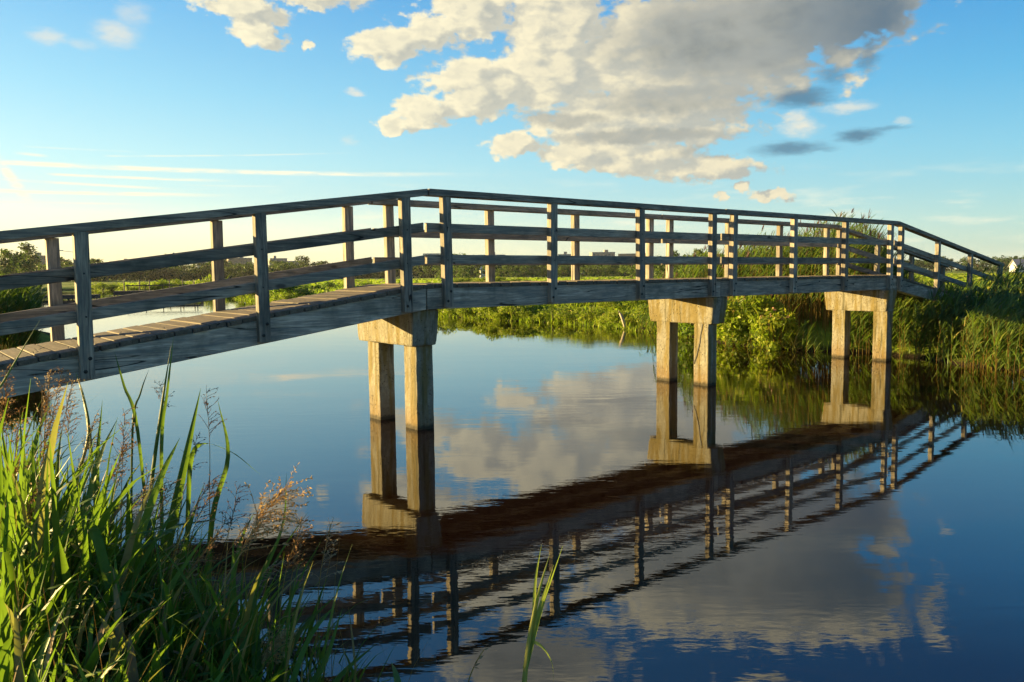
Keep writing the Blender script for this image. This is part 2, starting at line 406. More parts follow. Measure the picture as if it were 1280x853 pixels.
def build_world():
    w = bpy.data.worlds.new('World'); S.world = w; w.use_nodes = True
    nt = w.node_tree; nt.nodes.clear(); T = NT(nt)
    out = T.n('ShaderNodeOutputWorld')
    sky = T.n('ShaderNodeTexSky'); sky.sky_type = 'NISHITA'; sky.sun_disc = False
    sky.sun_elevation = math.asin(SUN_DIR.z)
    sky.sun_rotation = math.atan2(SUN_DIR.x, SUN_DIR.y)
    sky.altitude = 0; sky.air_density = 1.0; sky.dust_density = .6; sky.ozone_density = 1.6
    hs = T.n('ShaderNodeHueSaturation'); hs.inputs['Saturation'].default_value = 1.35; hs.inputs['Value'].default_value = 1.
    T.link(sky.outputs[0], hs.inputs['Color'])
    d = T.n('ShaderNodeTexCoord').outputs['Generated']
    x = T.vmath('DOT_PRODUCT', d, tuple(right)); y = T.vmath('DOT_PRODUCT', d, tuple(fwd))
    z = T.vmath('DOT_PRODUCT', d, (0, 0, 1))
    az = T.math('MULTIPLY', T.math('ARCTAN2', x, y), 57.29578)
    el = T.math('MULTIPLY', T.math('ARCSINE', z), 57.29578)
    c = T.n('ShaderNodeCombineXYZ'); T.link(az, c.inputs[0]); T.link(el, c.inputs[1])
    v = c.outputs[0]
    gf, gs = cloud_group(True), cloud_group(False)
    def dens(vec, g):
        n = T.n('ShaderNodeGroup'); n.node_tree = g; T.link(vec, n.inputs[0]); return n.outputs[0]
    D = dens(v, gf)
    D1 = dens(v, gs)
    D2 = dens(T.vmath('ADD', v, (-1.5, .55, 0)), gs)
    fn, _ = T.noise(T.vmath('MULTIPLY', v, (1, 1.8, 1)), .95, 5, .55, .3)
    alpha = T.maprange(D, .46, .74)
    # light and shade of the cloud masses
    lit = T.maprange(T.math('ADD', T.math('SUBTRACT', D1, D2), T.math('MULTIPLY', T.math('SUBTRACT', fn, .5), .4)), -.30, .30)
    thick = T.maprange(D, .65, 1.35)
    grey = None
    wn, wc = T.noise(v, .5, 4, .6)
    vw = T.vmath('ADD', v, T.vmath('MULTIPLY', T.vmath('SUBTRACT', wc, (.5, .5, .5)), (3.5, 1.6, 0)))
    for (a, e, ra, re) in GREY:
        q = T.vmath('MULTIPLY', T.vmath('SUBTRACT', vw, (a, e, 0)), (1 / ra, 1 / re, 0))
        val = T.math('MULTIPLY', T.maprange(T.vmath('LENGTH', q), .5, 1.4, 1, 0), 1.0 if re > 1.5 else .8)
        grey = val if grey is None else T.math('MAXIMUM', grey, val)
    cream = T.mix(T.maprange(az, -20, 25), (1.06, .97, .68), (1.0, .88, .60))
    mid = (.48, .50, .455); dark = (.235, .265, .265)
    rim = T.maprange(D, .55, 1.25, 1.0, .0)
    lit = T.math('ADD', T.math('MULTIPLY', lit, .8), T.math('MULTIPLY', T.math('MULTIPLY', rim, T.maprange(az, 6, 18, .35, 0)), 1.0), clamp=True)
    ccol = T.mix(lit, mid, cream)
    ccol = T.mix(T.math('MULTIPLY', T.maprange(fn, .36, .60, 1, 0), .3), ccol, (.56, .56, .48))
    sheet = T.mix(T.maprange(D1, .7, 1.7), (.42, .43, .39), dark)
    sheet = T.mix(T.math('MULTIPLY', T.maprange(fn, .4, .65), .25), sheet, (.40, .41, .37))
    sheet = T.mix(T.maprange(az, 15, 26), sheet, (.10, .17, .24))
    ccol = T.mix(T.math('MULTIPLY', grey, .93), ccol, sheet)

    k = 1.0 / (2 ** EXPO)
    # contrails
    tr = None
    tn, _ = T.noise(T.vmath('MULTIPLY', v, (.35, 3, 0)), 1.0, 4, .6)
    for (a0, e0, a1, e1, wd, st) in TRAILS:
        L = math.hypot(a1 - a0, e1 - e0); ux, uy = (a1 - a0) / L, (e1 - e0) / L
        rel = T.vmath('SUBTRACT', v, (a0, e0, 0))
        s = T.vmath('DOT_PRODUCT', rel, (ux, uy, 0)); t = T.math('ABSOLUTE', T.vmath('DOT_PRODUCT', rel, (-uy, ux, 0)))
        val = T.math('MULTIPLY', T.maprange(t, wd * .15, wd * 1.3, 1, 0), T.math('MULTIPLY', T.maprange(s, -.3, .6), T.maprange(s, L * .55, L, 1, 0)))
        val = T.math('MULTIPLY', val, T.math('MULTIPLY', T.maprange(tn, .34, .6, .25, 1), st))
        tr = val if tr is None else T.math('MAXIMUM', tr, val)
    # low haze wisps near the horizon
    hz, _ = T.noise(T.vmath('MULTIPLY', v, (.16, .9, 0)), 1.0, 5, .6)
    hw = T.math('MULTIPLY', T.maprange(hz, .5, .72), T.math('MULTIPLY', T.maprange(el, 0, 2.0), T.maprange(el, 3.5, 8, 1, 0)))
    # evening air: creamy towards the sun, deep blue away from it
    hz_dir = Vector((SUN_DIR.x, SUN_DIR.y, 0)).normalized()
    hd = T.vmath('NORMALIZE', T.vmath('MULTIPLY', d, (1, 1, 0)))
    sunny = T.maprange(T.vmath('DOT_PRODUCT', hd, tuple(hz_dir)), -.35, .86, smooth=False)
    er = T.math('DIVIDE', el, 90.)
    def grad(st): return T.ramp(er, [(p / 90., c) for p, c in st])
    gs_ = grad([(0, (1., .93, .60)), (3.2, (.86, .90, .73)), (5.2, (.56, .74, .75)), (7.5, (.47, .73, .77)), (12, (.31, .63, .78)), (18, (.155, .45, .74)), (26, (.07, .28, .58)), (40, (.03, .16, .48)), (90, (.03, .13, .45))])
    ga_ = grad([(0, (.34, .58, .60)), (3.5, (.24, .54, .66)), (7.5, (.14, .48, .70)), (12, (.06, .38, .69)), (18, (.022, .25, .62)), (24, (.006, .09, .33)), (40, (.003, .04, .20)), (90, (.012, .09, .36))])
    gcol = T.mix(sunny, ga_, gs_)
    gcol = T.vmath('SCALE', gcol, scale=1.13 / (2 ** EXPO) / .06)
    skyc = T.mix(.8, hs.outputs[0], gcol)
    bg1 = T.n('ShaderNodeBackground'); T.link(skyc, bg1.inputs[0]); bg1.inputs[1].default_value = .06
    # small dark scud in the blue, drawn out sideways
    wsp = None
    _, ww = T.noise(T.vmath('MULTIPLY', v, (.7, 2.0, 0)), 1.0, 5, .65)
    vw2 = T.vmath('ADD', v, T.vmath('MULTIPLY', T.vmath('SUBTRACT', ww, (.5, .5, .5)), (1.8, .9, 0)))
    for (a, e, ra, re, st) in WISPS:
        q = T.vmath('MULTIPLY', T.vmath('SUBTRACT', vw2, (a, e, 0)), (1 / ra, 1 / re, 0))
        val = T.math('MULTIPLY', T.maprange(T.vmath('LENGTH', q), .25, 1.45, 1, 0), st)
        wsp = val if wsp is None else T.math('MAXIMUM', wsp, val)
    puf = None
    for (a, e, ra, re, st) in PUFFS:
        q = T.vmath('MULTIPLY', T.vmath('SUBTRACT', vw2, (a, e, 0)), (1 / ra, 1 / re, 0))
        val = T.math('MULTIPLY', T.maprange(T.vmath('LENGTH', q), .2, 1.4, 1, 0), st)
        puf = val if puf is None else T.math('MAXIMUM', puf, val)
    puf = T.math('MULTIPLY', puf, T.maprange(fn, .3, .55, .55, 1.0))
    bg5 = T.n('ShaderNodeBackground'); bg5.inputs[0].default_value = (.98, .88, .68, 1); bg5.inputs[1].default_value = k
    bg4 = T.n('ShaderNodeBackground'); bg4.inputs[0].default_value = (.10, .22, .33, 1); bg4.inputs[1].default_value = k
    bg2 = T.n('ShaderNodeBackground'); T.link(ccol, bg2.inputs[0]); bg2.inputs[1].default_value = k
    bg3 = T.n('ShaderNodeBackground'); bg3.inputs[0].default_value = (1.0, .93, .70, 1); bg3.inputs[1].default_value = 1.12 * k
    m0 = T.n('ShaderNodeMixShader'); T.link(T.math('MAXIMUM', tr, T.math('MULTIPLY', hw, .45)), m0.inputs[0])
    T.link(bg1.outputs[0], m0.inputs[1]); T.link(bg3.outputs[0], m0.inputs[2])
    m1 = T.n('ShaderNodeMixShader'); T.link(T.math('MULTIPLY', alpha, .97), m1.inputs[0])
    T.link(m0.outputs[0], m1.inputs[1]); T.link(bg2.outputs[0], m1.inputs[2])
    m2 = T.n('ShaderNodeMixShader'); T.link(wsp, m2.inputs[0]); m3 = T.n('ShaderNodeMixShader'); T.link(puf, m3.inputs[0]); T.link(m1.outputs[0], m3.inputs[1]); T.link(bg5.outputs[0], m3.inputs[2]); T.link(m3.outputs[0], m2.inputs[1]); T.link(bg4.outputs[0], m2.inputs[2])
    T.link(m2.outputs[0], out.inputs[0])
    w.cycles.sampling_method = 'MANUAL'; w.cycles.sample_map_resolution = 512
build_world()
sl = bpy.data.lights.new('sun', 'SUN'); sl.energy = 3.5; sl.angle = math.radians(.5); sl.color = (1.0, .71, .28)
so = bpy.data.objects.new('sun', sl); COL.objects.link(so)
so.rotation_euler = SUN_DIR.to_track_quat('Z', 'Y').to_euler(); so.location = SUN_DIR * 50
S.view_settings.view_transform = 'Standard'; S.view_settings.look = 'None'
S.view_settings.exposure = EXPO; S.view_settings.gamma = 1; S.view_settings.use_curve_mapping = False

# ------------------------------------------------------------------ terrain and water
WATER = [(1.5, -60), (1.45, 0), (1.3, 2.3), (1.12, 3.5), (.92, 4.8), (.6, 6.2), (.2, 8), (.3, 11), (1.2, 17), (3.3, 21.5), (4.7, 25), (5.0, 31), (2.5, 34), (-3, 45), (-20, 70), (-60, 100), (-80, 138),
         (27, 140), (33, 122), (28.6, 104), (26, 88), (24.6, 72.5), (21.5, 53.7), (20.2, 38), (19.1, 28), (18.9, 23.2), (19.3, 21), (18.6, 17.2), (18.0, 14.5), (16.8, 12.3), (16.3, 10.7), (16.4, 9.6), (16.9, 8.3), (16.5, 7.0), (15.9, 6.2), (15.5, 5), (15.8, 2), (16.5, -5), (18, -60)]
WP = np.array(WATER, float)
def shore(P):
    """signed distance to the shoreline, positive on land"""
    P = np.asarray(P, float).reshape(-1, 2)
    a = WP; b = np.roll(WP, -1, 0)
    ab = b - a
    dmin = np.full(len(P), 1e9); inside = np.zeros(len(P), bool)
    for i in range(len(a)):
        ap = P - a[i]
        t = np.clip((ap @ ab[i]) / (ab[i] @ ab[i]), 0, 1)
        dmin = np.minimum(dmin, np.hypot(*(ap - t[:, None] * ab[i]).T))
        yy = (a[i][1] > P[:, 1]) != (b[i][1] > P[:, 1])
        with np.errstate(divide='ignore', invalid='ignore'):
            xx = ab[i][0] * (P[:, 1] - a[i][1]) / (ab[i][1] if ab[i][1] else 1e-9) + a[i][0]
        inside ^= yy & (P[:, 0] < xx)
    return np.where(inside, -dmin, dmin)
def ss(x, a, b):
    t = np.clip((x - a) / (b - a), 0, 1); return t * t * (3 - 2 * t)
def vnoise(x, y, s):
    return (np.sin(x * 1.7 / s + 1.3) * np.cos(y * 1.3 / s + .7) + np.sin((x + y) * .9 / s + 2.1) * .6 + np.cos((x * .6 - y * 1.1) / s) * .5) / 2.1
def height(P):
    P = np.asarray(P, float).reshape(-1, 2); d = shore(P); x, y = P.T
    z = np.where(d > 0, .02 + .20 * ss(d, 0, 1.2) + .24 * ss(d, 1.0, 5), np.maximum(-1.3, d * .55))
    z = z + np.where(d > .2, (.05 * vnoise(x, y, 2.2) + .03 * vnoise(y, x, .8)) * ss(d, .2, 2), 0) * np.where(np.hypot(x, y) < 200, 1, 0)
    # bridge ramps of earth at both ends
    for (bx, by, hh, r) in ((-2.2, 8.2, .85, 3.2), (22.6, 8.2, .80, 4.2)):
        q = np.exp(-(((x - bx) / r) ** 2 + ((y - by) / 3.2) ** 2))
        z = np.where(d > 0, np.maximum(z, z * (1 - q) + hh * q), z)
    # the far bank swells up behind the waterline
    z = z + np.where(d > 0, .38 * ss(d, .6, 3.0) * ss(-d, -14, -6) * ss(x, 16.5, 18.0) * ss(y, 10.5, 13) * (1 - ss(y, 26, 44)), 0)
    return z
_gx = np.arange(-8, 34, .125); _gy = np.arange(-4, 62, .125)
_A, _B = np.meshgrid(_gx, _gy); _PP = np.stack([_A.ravel(), _B.ravel()], 1)
_SD = shore(_PP).reshape(_A.shape); _HZ = height(_PP).reshape(_A.shape)
def _look(G, x, y):
    fx, fy = (x + 8) / .125, (y + 4) / .125; i, j = int(fx), int(fy)
    if fx < 0 or fy < 0 or i >= G.shape[1] - 1 or j >= G.shape[0] - 1: return None
    u, v = fx - i, fy - j
    return float(G[j, i] * (1 - u) * (1 - v) + G[j, i + 1] * u * (1 - v) + G[j + 1, i] * (1 - u) * v + G[j + 1, i + 1] * u * v)
def gz(x, y):
    r = _look(_HZ, x, y); return r if r is not None else float(height([(x, y)])[0])
def sd(x, y):
    r = _look(_SD, x, y); return r if r is not None else float(shore([(x, y)])[0])
def axis(segs):
    out = []
    for a, b, st in segs: out += list(np.arange(a, b, st))
    return np.array(out + [segs[-1][1]])
xs = axis([(-5000, -600, 800), (-600, -100, 60), (-100, -12, 6), (-12, -3, .8), (-3, 4, .25), (4, 14, 1.2), (14, 26, .4), (26, 60, 1.8), (60, 200, 10), (200, 800, 60), (800, 5000, 700)])
ys = axis([(-3000, -200, 500), (-200, -20, 20), (-20, 0, 1.5), (0, 13, .3), (13, 40, .7), (40, 150, 2.5), (150, 400, 20), (400, 1000, 75), (1000, 5000, 600)])
GX, GY = np.meshgrid(xs, ys); pts = np.stack([GX.ravel(), GY.ravel()], 1); zz = height(pts)
nx = len(xs)
quads = [(j * nx + i, j * nx + i + 1, (j + 1) * nx + i + 1, (j + 1) * nx + i) for j in range(len(ys) - 1) for i in range(nx - 1)]
me = bpy.data.meshes.new('ground'); me.from_pydata(np.column_stack([pts, zz]).tolist(), [], quads)
me.materials.append(M['ground']); me.polygons.foreach_set('use_smooth', [True] * len(me.polygons))
tag(obj('ground', me), kind='structure')
wb = MB(); wb.add([(-120, -70, 0), (60, -70, 0), (60, 160, 0), (-120, 160, 0)], [(0, 1, 2, 3)])
tag(wb.build('water', M['water']), kind='structure')

# ------------------------------------------------------------------ the bridge
SPANS = [(-.55, 4.905), (4.92, 10.325), (10.34, 15.965), (15.98, 21.45)]
JL, JR = 4.912, 15.972
def deck_z(x):
    if x < JL: return 1.69 - (JL - x) * .140
    if x > JR: return 1.69 - (x - JR) * .153
    return 1.69
def slope(x): return .140 if x < JL else (-.153 if x > JR else 0.)
bridge = empty('footbridge', (10.4, 8.17, 0), 'long weathered grey timber footbridge on three pairs of concrete piles, arching over the canal', 'footbridge')
def sloped_beam(x0, x1, y0, y1, dz0, dz1):
    b = MB(); n = 1
    za, zb = deck_z(x0 + 1e-4), deck_z(x1 - 1e-4)
    b.box8([(x0, y0, za + dz0), (x1, y0, zb + dz0), (x1, y1, zb + dz0), (x0, y1, za + dz0), (x0, y0, za + dz1), (x1, y0, zb + dz1), (x1, y1, zb + dz1), (x0, y1, za + dz1)])
    return b
for (x0, x1) in SPANS:
    for y0, y1 in ((7.56, 7.72), (8.08, 8.24), (8.62, 8.78)):
        j = random.uniform(-.004, .004)
        sloped_beam(x0, x1, y0 + j, y1 + j, -.285, -.046).build('beam', M['beam_wood'], bridge, bevel=.008)
    for near in (1, 0):
        hy = (7.475, 7.615) if near else (8.735, 8.875)
        ry = (7.562, 7.607) if near else (8.743, 8.788)
        j = random.uniform(-.006, .006)
        sloped_beam(x0 + .004, x1 - .004, hy[0], hy[1], .985 + j, 1.06 + j).build('handrail', M['rail_wood'], bridge, bevel=.006)
        g = .008
        for a, b in ((.585, .69), (.228, .33)):
            j = random.uniform(-.004, .004); jb = random.uniform(-.004, .004)
            r = sloped_beam(x0 + g + random.uniform(0, .006), x1 - g - random.uniform(0, .006), ry[0], ry[1], a + j, b + j + jb).build('rail', M['rail_wood'], bridge, bevel=.005)
# planks
dk = MB(); x = -.6
while x < 21.45:
    w = .142 + random.uniform(-.006, .006); xc = x + w / 2; s = slope(xc)
    y0 = 7.548 + random.uniform(-.012, .008); y1 = 8.79 + random.uniform(-.01, .012); t = random.uniform(-.004, .004)
    z0 = deck_z(x) - .044 + t; z1 = deck_z(x + w) - .044 + t
    if x < JL < x + w or x < JR < x + w: z0 = z1 = min(z0, z1)
    a = .004
    ring = lambda e, h: [(x + e, y0 + e, z0 + h), (x + w - e, y0 + e, z1 + h), (x + w - e, y1 - e, z1 + h), (x + e, y1 - e, z0 + h)]
    dk.box8(ring(0, 0) + ring(0, .038)); 
    dk.add(ring(0, .038) + ring(a, .044), [(4, 5, 6, 7), (0, 1, 5, 4), (1, 2, 6, 5), (2, 3, 7, 6), (3, 0, 4, 7)])
    x += w + .012 + random.uniform(0, .004)
dk.build('deck', M['deck_wood'], bridge)
# posts with their bolts
def post_mesh(near):
    b = MB(); b.box(-.056, .056, -.04, .04, -.262, .984)
    me_ = b.mesh('post', M['post_wood']); bevel_mesh(me_, .006); return me_
def bolt_mesh():
    b = MB()
    n = 8; r = .017
    prof = [(r, 0), (r, .004), (r * .62, .005), (r * .62, .013), (r * .35, .018)]
    vs = [(rr * math.cos(2 * math.pi * k / n), -d, rr * math.sin(2 * math.pi * k / n)) for rr, d in prof for k in range(n)]
    fs = [(i * n + k, i * n + (k + 1) % n, (i + 1) * n + (k + 1) % n, (i + 1) * n + k) for i in range(len(prof) - 1) for k in range(n)]
    fs.append(tuple((len(prof) - 1) * n + k for k in range(n)))
    b.add(vs, fs); return b.mesh('bolt', M['iron'])
PM = post_mesh(1); BM_ = bolt_mesh(); BO = Vector(bridge.location)
NEAR = [-.1, 1.44, 3.0, 4.63, 5.17, 6.78, 8.44, 10.06, 10.59, 12.3, 14.0, 15.74, 16.18, 17.87, 19.56, 21.3]
FAR = [-.1, 1.45, 3.03, 4.62, 5.2, 6.80, 8.44, 10.13, 10.64, 12.28, 13.93, 15.68, 16.2, 17.87, 19.56, 21.3]
for near, XS in ((1, NEAR), (0, FAR)):
    for px in XS:
        py = 7.52 if near else 8.83
        p = obj('post', PM, bridge, Vector((px, py, deck_z(px))) - BO)
        p.rotation_euler = (random.uniform(-.006, .006), random.uniform(-.012, .012), 0)
        for (bx, bz) in ((.022, -.085), (-.018, -.195)):
            q = obj('bolt', BM_, p, (bx, -.0385 if near else .0385, bz))
            if not near: q.rotation_euler = (0, 0, math.pi)
        for bz in (.27, .635):
            q = obj('bolt', BM_, p, (random.uniform(-.01, .01), -.0385 if near else .0385, bz)); q.scale = (.5, .5, .5)
            if not near: q.rotation_euler = (0, 0, math.pi)
# piers
from mathutils import noise as mnoise
def rough_concrete(me_, cuts, amp):
    """hand-cast concrete: slightly wavy faces and nibbled arrises"""
    bm = bmesh.new(); bm.from_mesh(me_)
    bmesh.ops.subdivide_edges(bm, edges=[e for e in bm.edges if e.calc_length() > .09], cuts=cuts, use_grid_fill=True)
    bm.normal_update()
    for v in bm.verts:
        sharp = max((e.calc_face_angle(0) for e in v.link_edges if len(e.link_faces) == 2), default=0)
        n_ = mnoise.noise(v.co * 9.0) * .6 + mnoise.noise(v.co * 31.0) * .4
        chip = max(0, mnoise.noise(v.co * 17.0 + Vector((7, 3, 1))) - .15) * (3.2 if sharp > .3 else 0)
        v.co += v.normal * (amp * (n_ - chip))
    bm.to_mesh(me_); bm.free()
for i, (cx_, dy, px, fronts) in enumerate(((4.945, 0, 5.0, (7.76, 8.62)), (10.365, -.05, 10.32, (7.69, 8.46)), (15.70, -.2, 15.615, (7.43, 8.29)))):
    b = MB(); t = .18
    y0t, y0b, y1b, y1t = 7.62 + dy, 7.675 + dy, 8.93 + dy, 8.98 + dy
    zb, zt = .985 - .008 * i, 1.402
    b.box8([(cx_ - t + .012, y0b, zb), (cx_ + t - .012, y0b, zb), (cx_ + t - .012, y1b, zb), (cx_ - t + .012, y1b, zb), (cx_ - t, y0t, zt), (cx_ + t, y0t, zt), (cx_ + t, y1t, zt), (cx_ - t, y1t, zt)])
    o = b.build('pier_cap', M['concrete'], bridge, bevel=.024); rough_concrete(o.data, 10, .006)
    for j, y0 in enumerate(fronts):
        y1 = y0 + .28; c = MB(); k = .113
        rot = random.uniform(-.01, .03)
        c.box8([(px - k * .98, y0, -1.2), (px + k * .98, y0 + rot, -1.2), (px + k * .98, y1 + rot, -1.2), (px - k * .98, y1, -1.2),
                (px - k, y0, zb + .01), (px + k, y0 + rot, zb + .01), (px + k, y1 + rot, zb + .01), (px - k, y1, zb + .01)])
        o = c.build('pile', M['concrete'], bridge, bevel=.012); rough_concrete(o.data, 14, .006)
        if i == 1 and j == 0:      # the long open crack down the middle pier's front pile
            c = MB(); xf = px - k - .007
            pth = [(y0 + .115, .98), (y0 + .125, .90), (y0 + .15, .80), (y0 + .165, .68), (y0 + .20, .56), (y0 + .225, .46), (y0 + .262, .38), (y0 + .272, .33)]
            wd = [.022, .018, .014, .02, .016, .02, .026, .006]
            for q in range(len(pth) - 1):
                (ya, za), (yb, zb_) = pth[q], pth[q + 1]; wa, wb_ = wd[q] / 2, wd[q + 1] / 2
                c.box8([(xf, yb - wb_, zb_), (xf + .012, yb - wb_, zb_), (xf + .012, yb + wb_, zb_), (xf, yb + wb_, zb_), (xf, ya - wa, za), (xf + .012, ya - wa, za), (xf + .012, ya + wa, za), (xf, ya + wa, za)])
            c.build('crack', M['iron'], o)
    for yb in (7.64, 8.16, 8.70):
        c = MB(); c.box(cx_ - .13, cx_ + .13, yb - .07, yb + .07, 1.4035, 1.4055); c.build('bearing_pad', M['dark_timber'], bridge)

# ------------------------------------------------------------------ blades, reeds, leaves
def hrand(a, b): return random.uniform(a, b)
def sedge(mb, base, L, w, ang, lean, droop, n=6, mi=0):
    """one arching blade"""
    d = Vector((math.cos(ang), math.sin(ang), 0)); side0 = Vector((-d.y, d.x, 0))
    tw = random.uniform(-.7, .7)
    side = (side0 * math.cos(tw) + d * math.sin(tw)).normalized()
    pts = []; p = Vector(base); th = lean
    for i in range(n + 1):
        pts.append(p.copy())
        p = p + (d * math.sin(th) + Vector((0, 0, 1)) * math.cos(th)) * (L / n)
        th += droop / n * (0.4 + 1.4 * i / n)
    ws = [w * (.75 + .5 * t if t < .45 else 1 - ((t - .45) / .55) ** 1.6) if t < 1 else .0008 for t in [i / n for i in range(n + 1)]]
    ws = [max(.0008, x) for x in ws]
    mb.folded(pts, ws, side, d * -1 if abs(th) < 2 else d, mi)
def bez(pts, n):
    """smooth curve through control points (Catmull-Rom)"""
    P = [Vector(p) for p in pts]
    P = [P[0] * 2 - P[1]] + P + [P[-1] * 2 - P[-2]]
    out = []
    m = len(P) - 3
    for s in range(m):
        for k in range(n):
            t = k / n; a, b, c, d = P[s:s + 4]
            out.append(.5 * ((2 * b) + (c - a) * t + (2 * a - 5 * b + 4 * c - d) * t * t + (3 * b - a - 3 * c + d) * t ** 3))
    out.append(P[-2]); return out

HERO=[
 ([[0.824, 3.833, 0.403], [1.016, 3.881, 0.846], [1.142, 3.953, 1.029]],0.042,'b'),
 ([[0.826, 3.706, 0.441], [0.98, 3.759, 0.647], [1.116, 3.818, 0.779]],0.03,'b'),
 ([[0.856, 3.54, 0.326], [1.011, 3.589, 0.501], [1.171, 3.631, 0.663]],0.026,'b'),
 ([[1.144, 4.339, 0.314], [1.293, 4.425, 0.79], [1.428, 4.514, 1.183]],0.055,'d'),
 ([[1.199, 4.827, 0.45], [1.32, 4.942, 0.982], [1.434, 5.05, 1.396]],0.03,'d'),
 ([[0.96, 5.062, 0.822], [0.973, 5.235, 1.081], [0.971, 5.408, 1.233]],0.035,'b'),
 ([[1.288, 4.376, 0.536], [1.377, 4.494, 0.854], [1.559, 4.497, 0.813], [1.736, 4.489, 0.645]],0.026,'d'),
 ([[0.737, 3.505, 0.304], [0.707, 3.729, 0.703], [0.679, 3.897, 0.623], [0.623, 4.075, 0.412]],0.05,'b'),
 ([[0.306, 3.867, 0.409], [0.415, 3.95, 0.563], [0.5, 4.038, 0.576], [0.584, 4.118, 0.511]],0.05,'b'),
 ([[0.413, 3.496, 0.181], [0.528, 3.57, 0.295], [0.643, 3.642, 0.388]],0.075,'b'),
 ([[0.684, 3.413, 0.254], [0.771, 3.522, 0.478], [0.905, 3.556, 0.363], [0.997, 3.611, 0.13]],0.035,'b'),
 ([[0.856, 3.26, 0.123], [1.033, 3.292, 0.324], [1.247, 3.295, 0.517]],0.022,'b'),
 ([[1.146, 2.776, 0.223], [1.268, 2.849, 0.378], [1.415, 2.895, 0.468]],0.028,'b'),
 ([[1.209, 2.845, 0.139], [1.353, 2.893, 0.235], [1.478, 2.966, 0.41]],0.03,'b'),
 ([[1.238, 2.695, 0.162], [1.357, 2.761, 0.236], [1.531, 2.782, 0.304]],0.028,'d'),
 ([[1.175, 3.0, 0.119], [1.326, 3.054, 0.32], [1.518, 3.066, 0.437]],0.024,'d'),
 ([[0.417, 5.005, 0.998], [0.564, 5.069, 1.255], [0.756, 5.102, 1.571]],0.022,'b'),
 ([[1.31, 4.904, 0.797], [1.391, 5.027, 1.109], [1.478, 5.148, 1.437]],0.02,'b'),
 ([[1.206, 5.126, 0.873], [1.289, 5.237, 1.086], [1.373, 5.339, 1.22]],0.018,'d'),
 ([[1.232, 5.105, 0.873], [1.215, 5.302, 1.132], [1.211, 5.483, 1.333]],0.02,'d'),
 ([[1.424, 2.422, 0.242], [1.478, 2.538, 0.284], [1.526, 2.654, 0.277]],0.03,'b'),
 ([[0.826, 4.888, 0.602], [0.942, 4.985, 0.93], [0.942, 5.17, 1.21]],0.03,'d'),
 ([[1.33, 3.773, 0.065], [1.534, 3.796, 0.372], [1.724, 3.819, 0.576]],0.016,'d'),
 ([[1.472, 4.044, 0.057], [1.682, 4.07, 0.429], [1.769, 4.184, 0.702]],0.018,'b'),
 ([[1.418, 4.391, 0.461], [1.55, 4.475, 0.786], [1.564, 4.651, 1.085]],0.03,'d'),
 ([[0.856, 4.323, 0.388], [0.875, 4.503, 0.759], [0.953, 4.638, 1.153]],0.04,'d'),
 ([[0.576, 4.15, 0.275], [0.599, 4.331, 0.685], [0.601, 4.516, 0.966]],0.045,'b'),
 ([[0.5, 4.487, 0.428], [0.572, 4.623, 0.788], [0.59, 4.797, 1.09]],0.04,'b'),
 ([[1.324, 3.915, 0.141], [1.433, 4.013, 0.421], [1.544, 4.091, 0.55]],0.025,'d'),
 ([[0.618, 3.851, 0.216], [0.636, 4.029, 0.561], [0.722, 4.147, 0.856]],0.045,'b'),
]
fg = MB()
for pts_, w, kd in HERO:
    # carry the blade down to the soil, then along its curve
    p0 = Vector(pts_[0]); p1 = Vector(pts_[1]); t = (p0 - p1).normalized()
    foot = p0 + Vector((t.x * .25, t.y * .25, 0)); foot.z = gz(foot.x, foot.y) - .03
    ctrl = ([foot] if p0.z - foot.z > .06 else []) + [p0] + [Vector(q) for q in pts_[1:]]
    cv = bez(ctrl, 5)
    n = len(cv) - 1
    ws = [max(.0008, w * (.8 + .2 * (i / n) / .4 if i / n < .4 else 1 - ((i / n - .4) / .6) ** 1.7)) for i in range(n + 1)]
    tan = (cv[-1] - cv[0]).normalized(); sv = tan.cross(Fv).normalized()
    a = random.uniform(-.5, .5); sv = (sv * math.cos(a) + Fv * math.sin(a)).normalized()
    fg.folded(cv, ws, sv, sv.cross(tan), 0 if kd == 'b' else 1)
# general growth of the near bank
cnt = 0
while cnt < 1150:
    x_, y_ = hrand(-.8, 1.7), hrand(1.9, 6.6)
    d = sd(x_, y_)
    if d < -.12: continue
    if x_ < .118 * y_ - .16: continue
    z_ = gz(x_, y_)
    tall = .45 + .55 * ss(np.array(d), -.1, .55) + .1 * vnoise(x_ * 3, y_ * 3, 1)
    if y_ < 3.7: tall *= .30 + .25 * (y_ - 1.9)
    if y_ < 3.7 and random.random() < .35: continue
    L = float(tall) * hrand(.55, 1.12) * (1.15 if y_ > 4 else .92)
    w = random.choice((.008, .014, .022, .030, .040, .048)) * hrand(.7, 1.2)
    wind = random.gauss(-.7, .9)
    dark = random.random() < .5
    sedge(fg, (x_, y_, z_ - .03), L, w, wind if random.random() < .6 else hrand(0, 6.28), hrand(.02, .32), hrand(.0, 1.3) if random.random() < .75 else hrand(1.2, 2.6), 6, 3 if random.random() < .06 else (1 if dark else 0))
    cnt += 1
# broad arching leaves in the nearest part of the clump
for i in range(170):
    y_ = hrand(2.75, 4.3); x_ = hrand(.118 * y_ - .1, 1.15)
    if sd(x_, y_) < .05: continue
    an = random.gauss(-.6, 1.3); L = hrand(.4, .72) * (.75 + .22 * (y_ - 2.75))
    sedge(fg, (x_, y_, gz(x_, y_) - .02), L, hrand(.024, .046), an, hrand(.1, .5), hrand(.5, 2.3), 8, 0 if random.random() < .8 else 3)
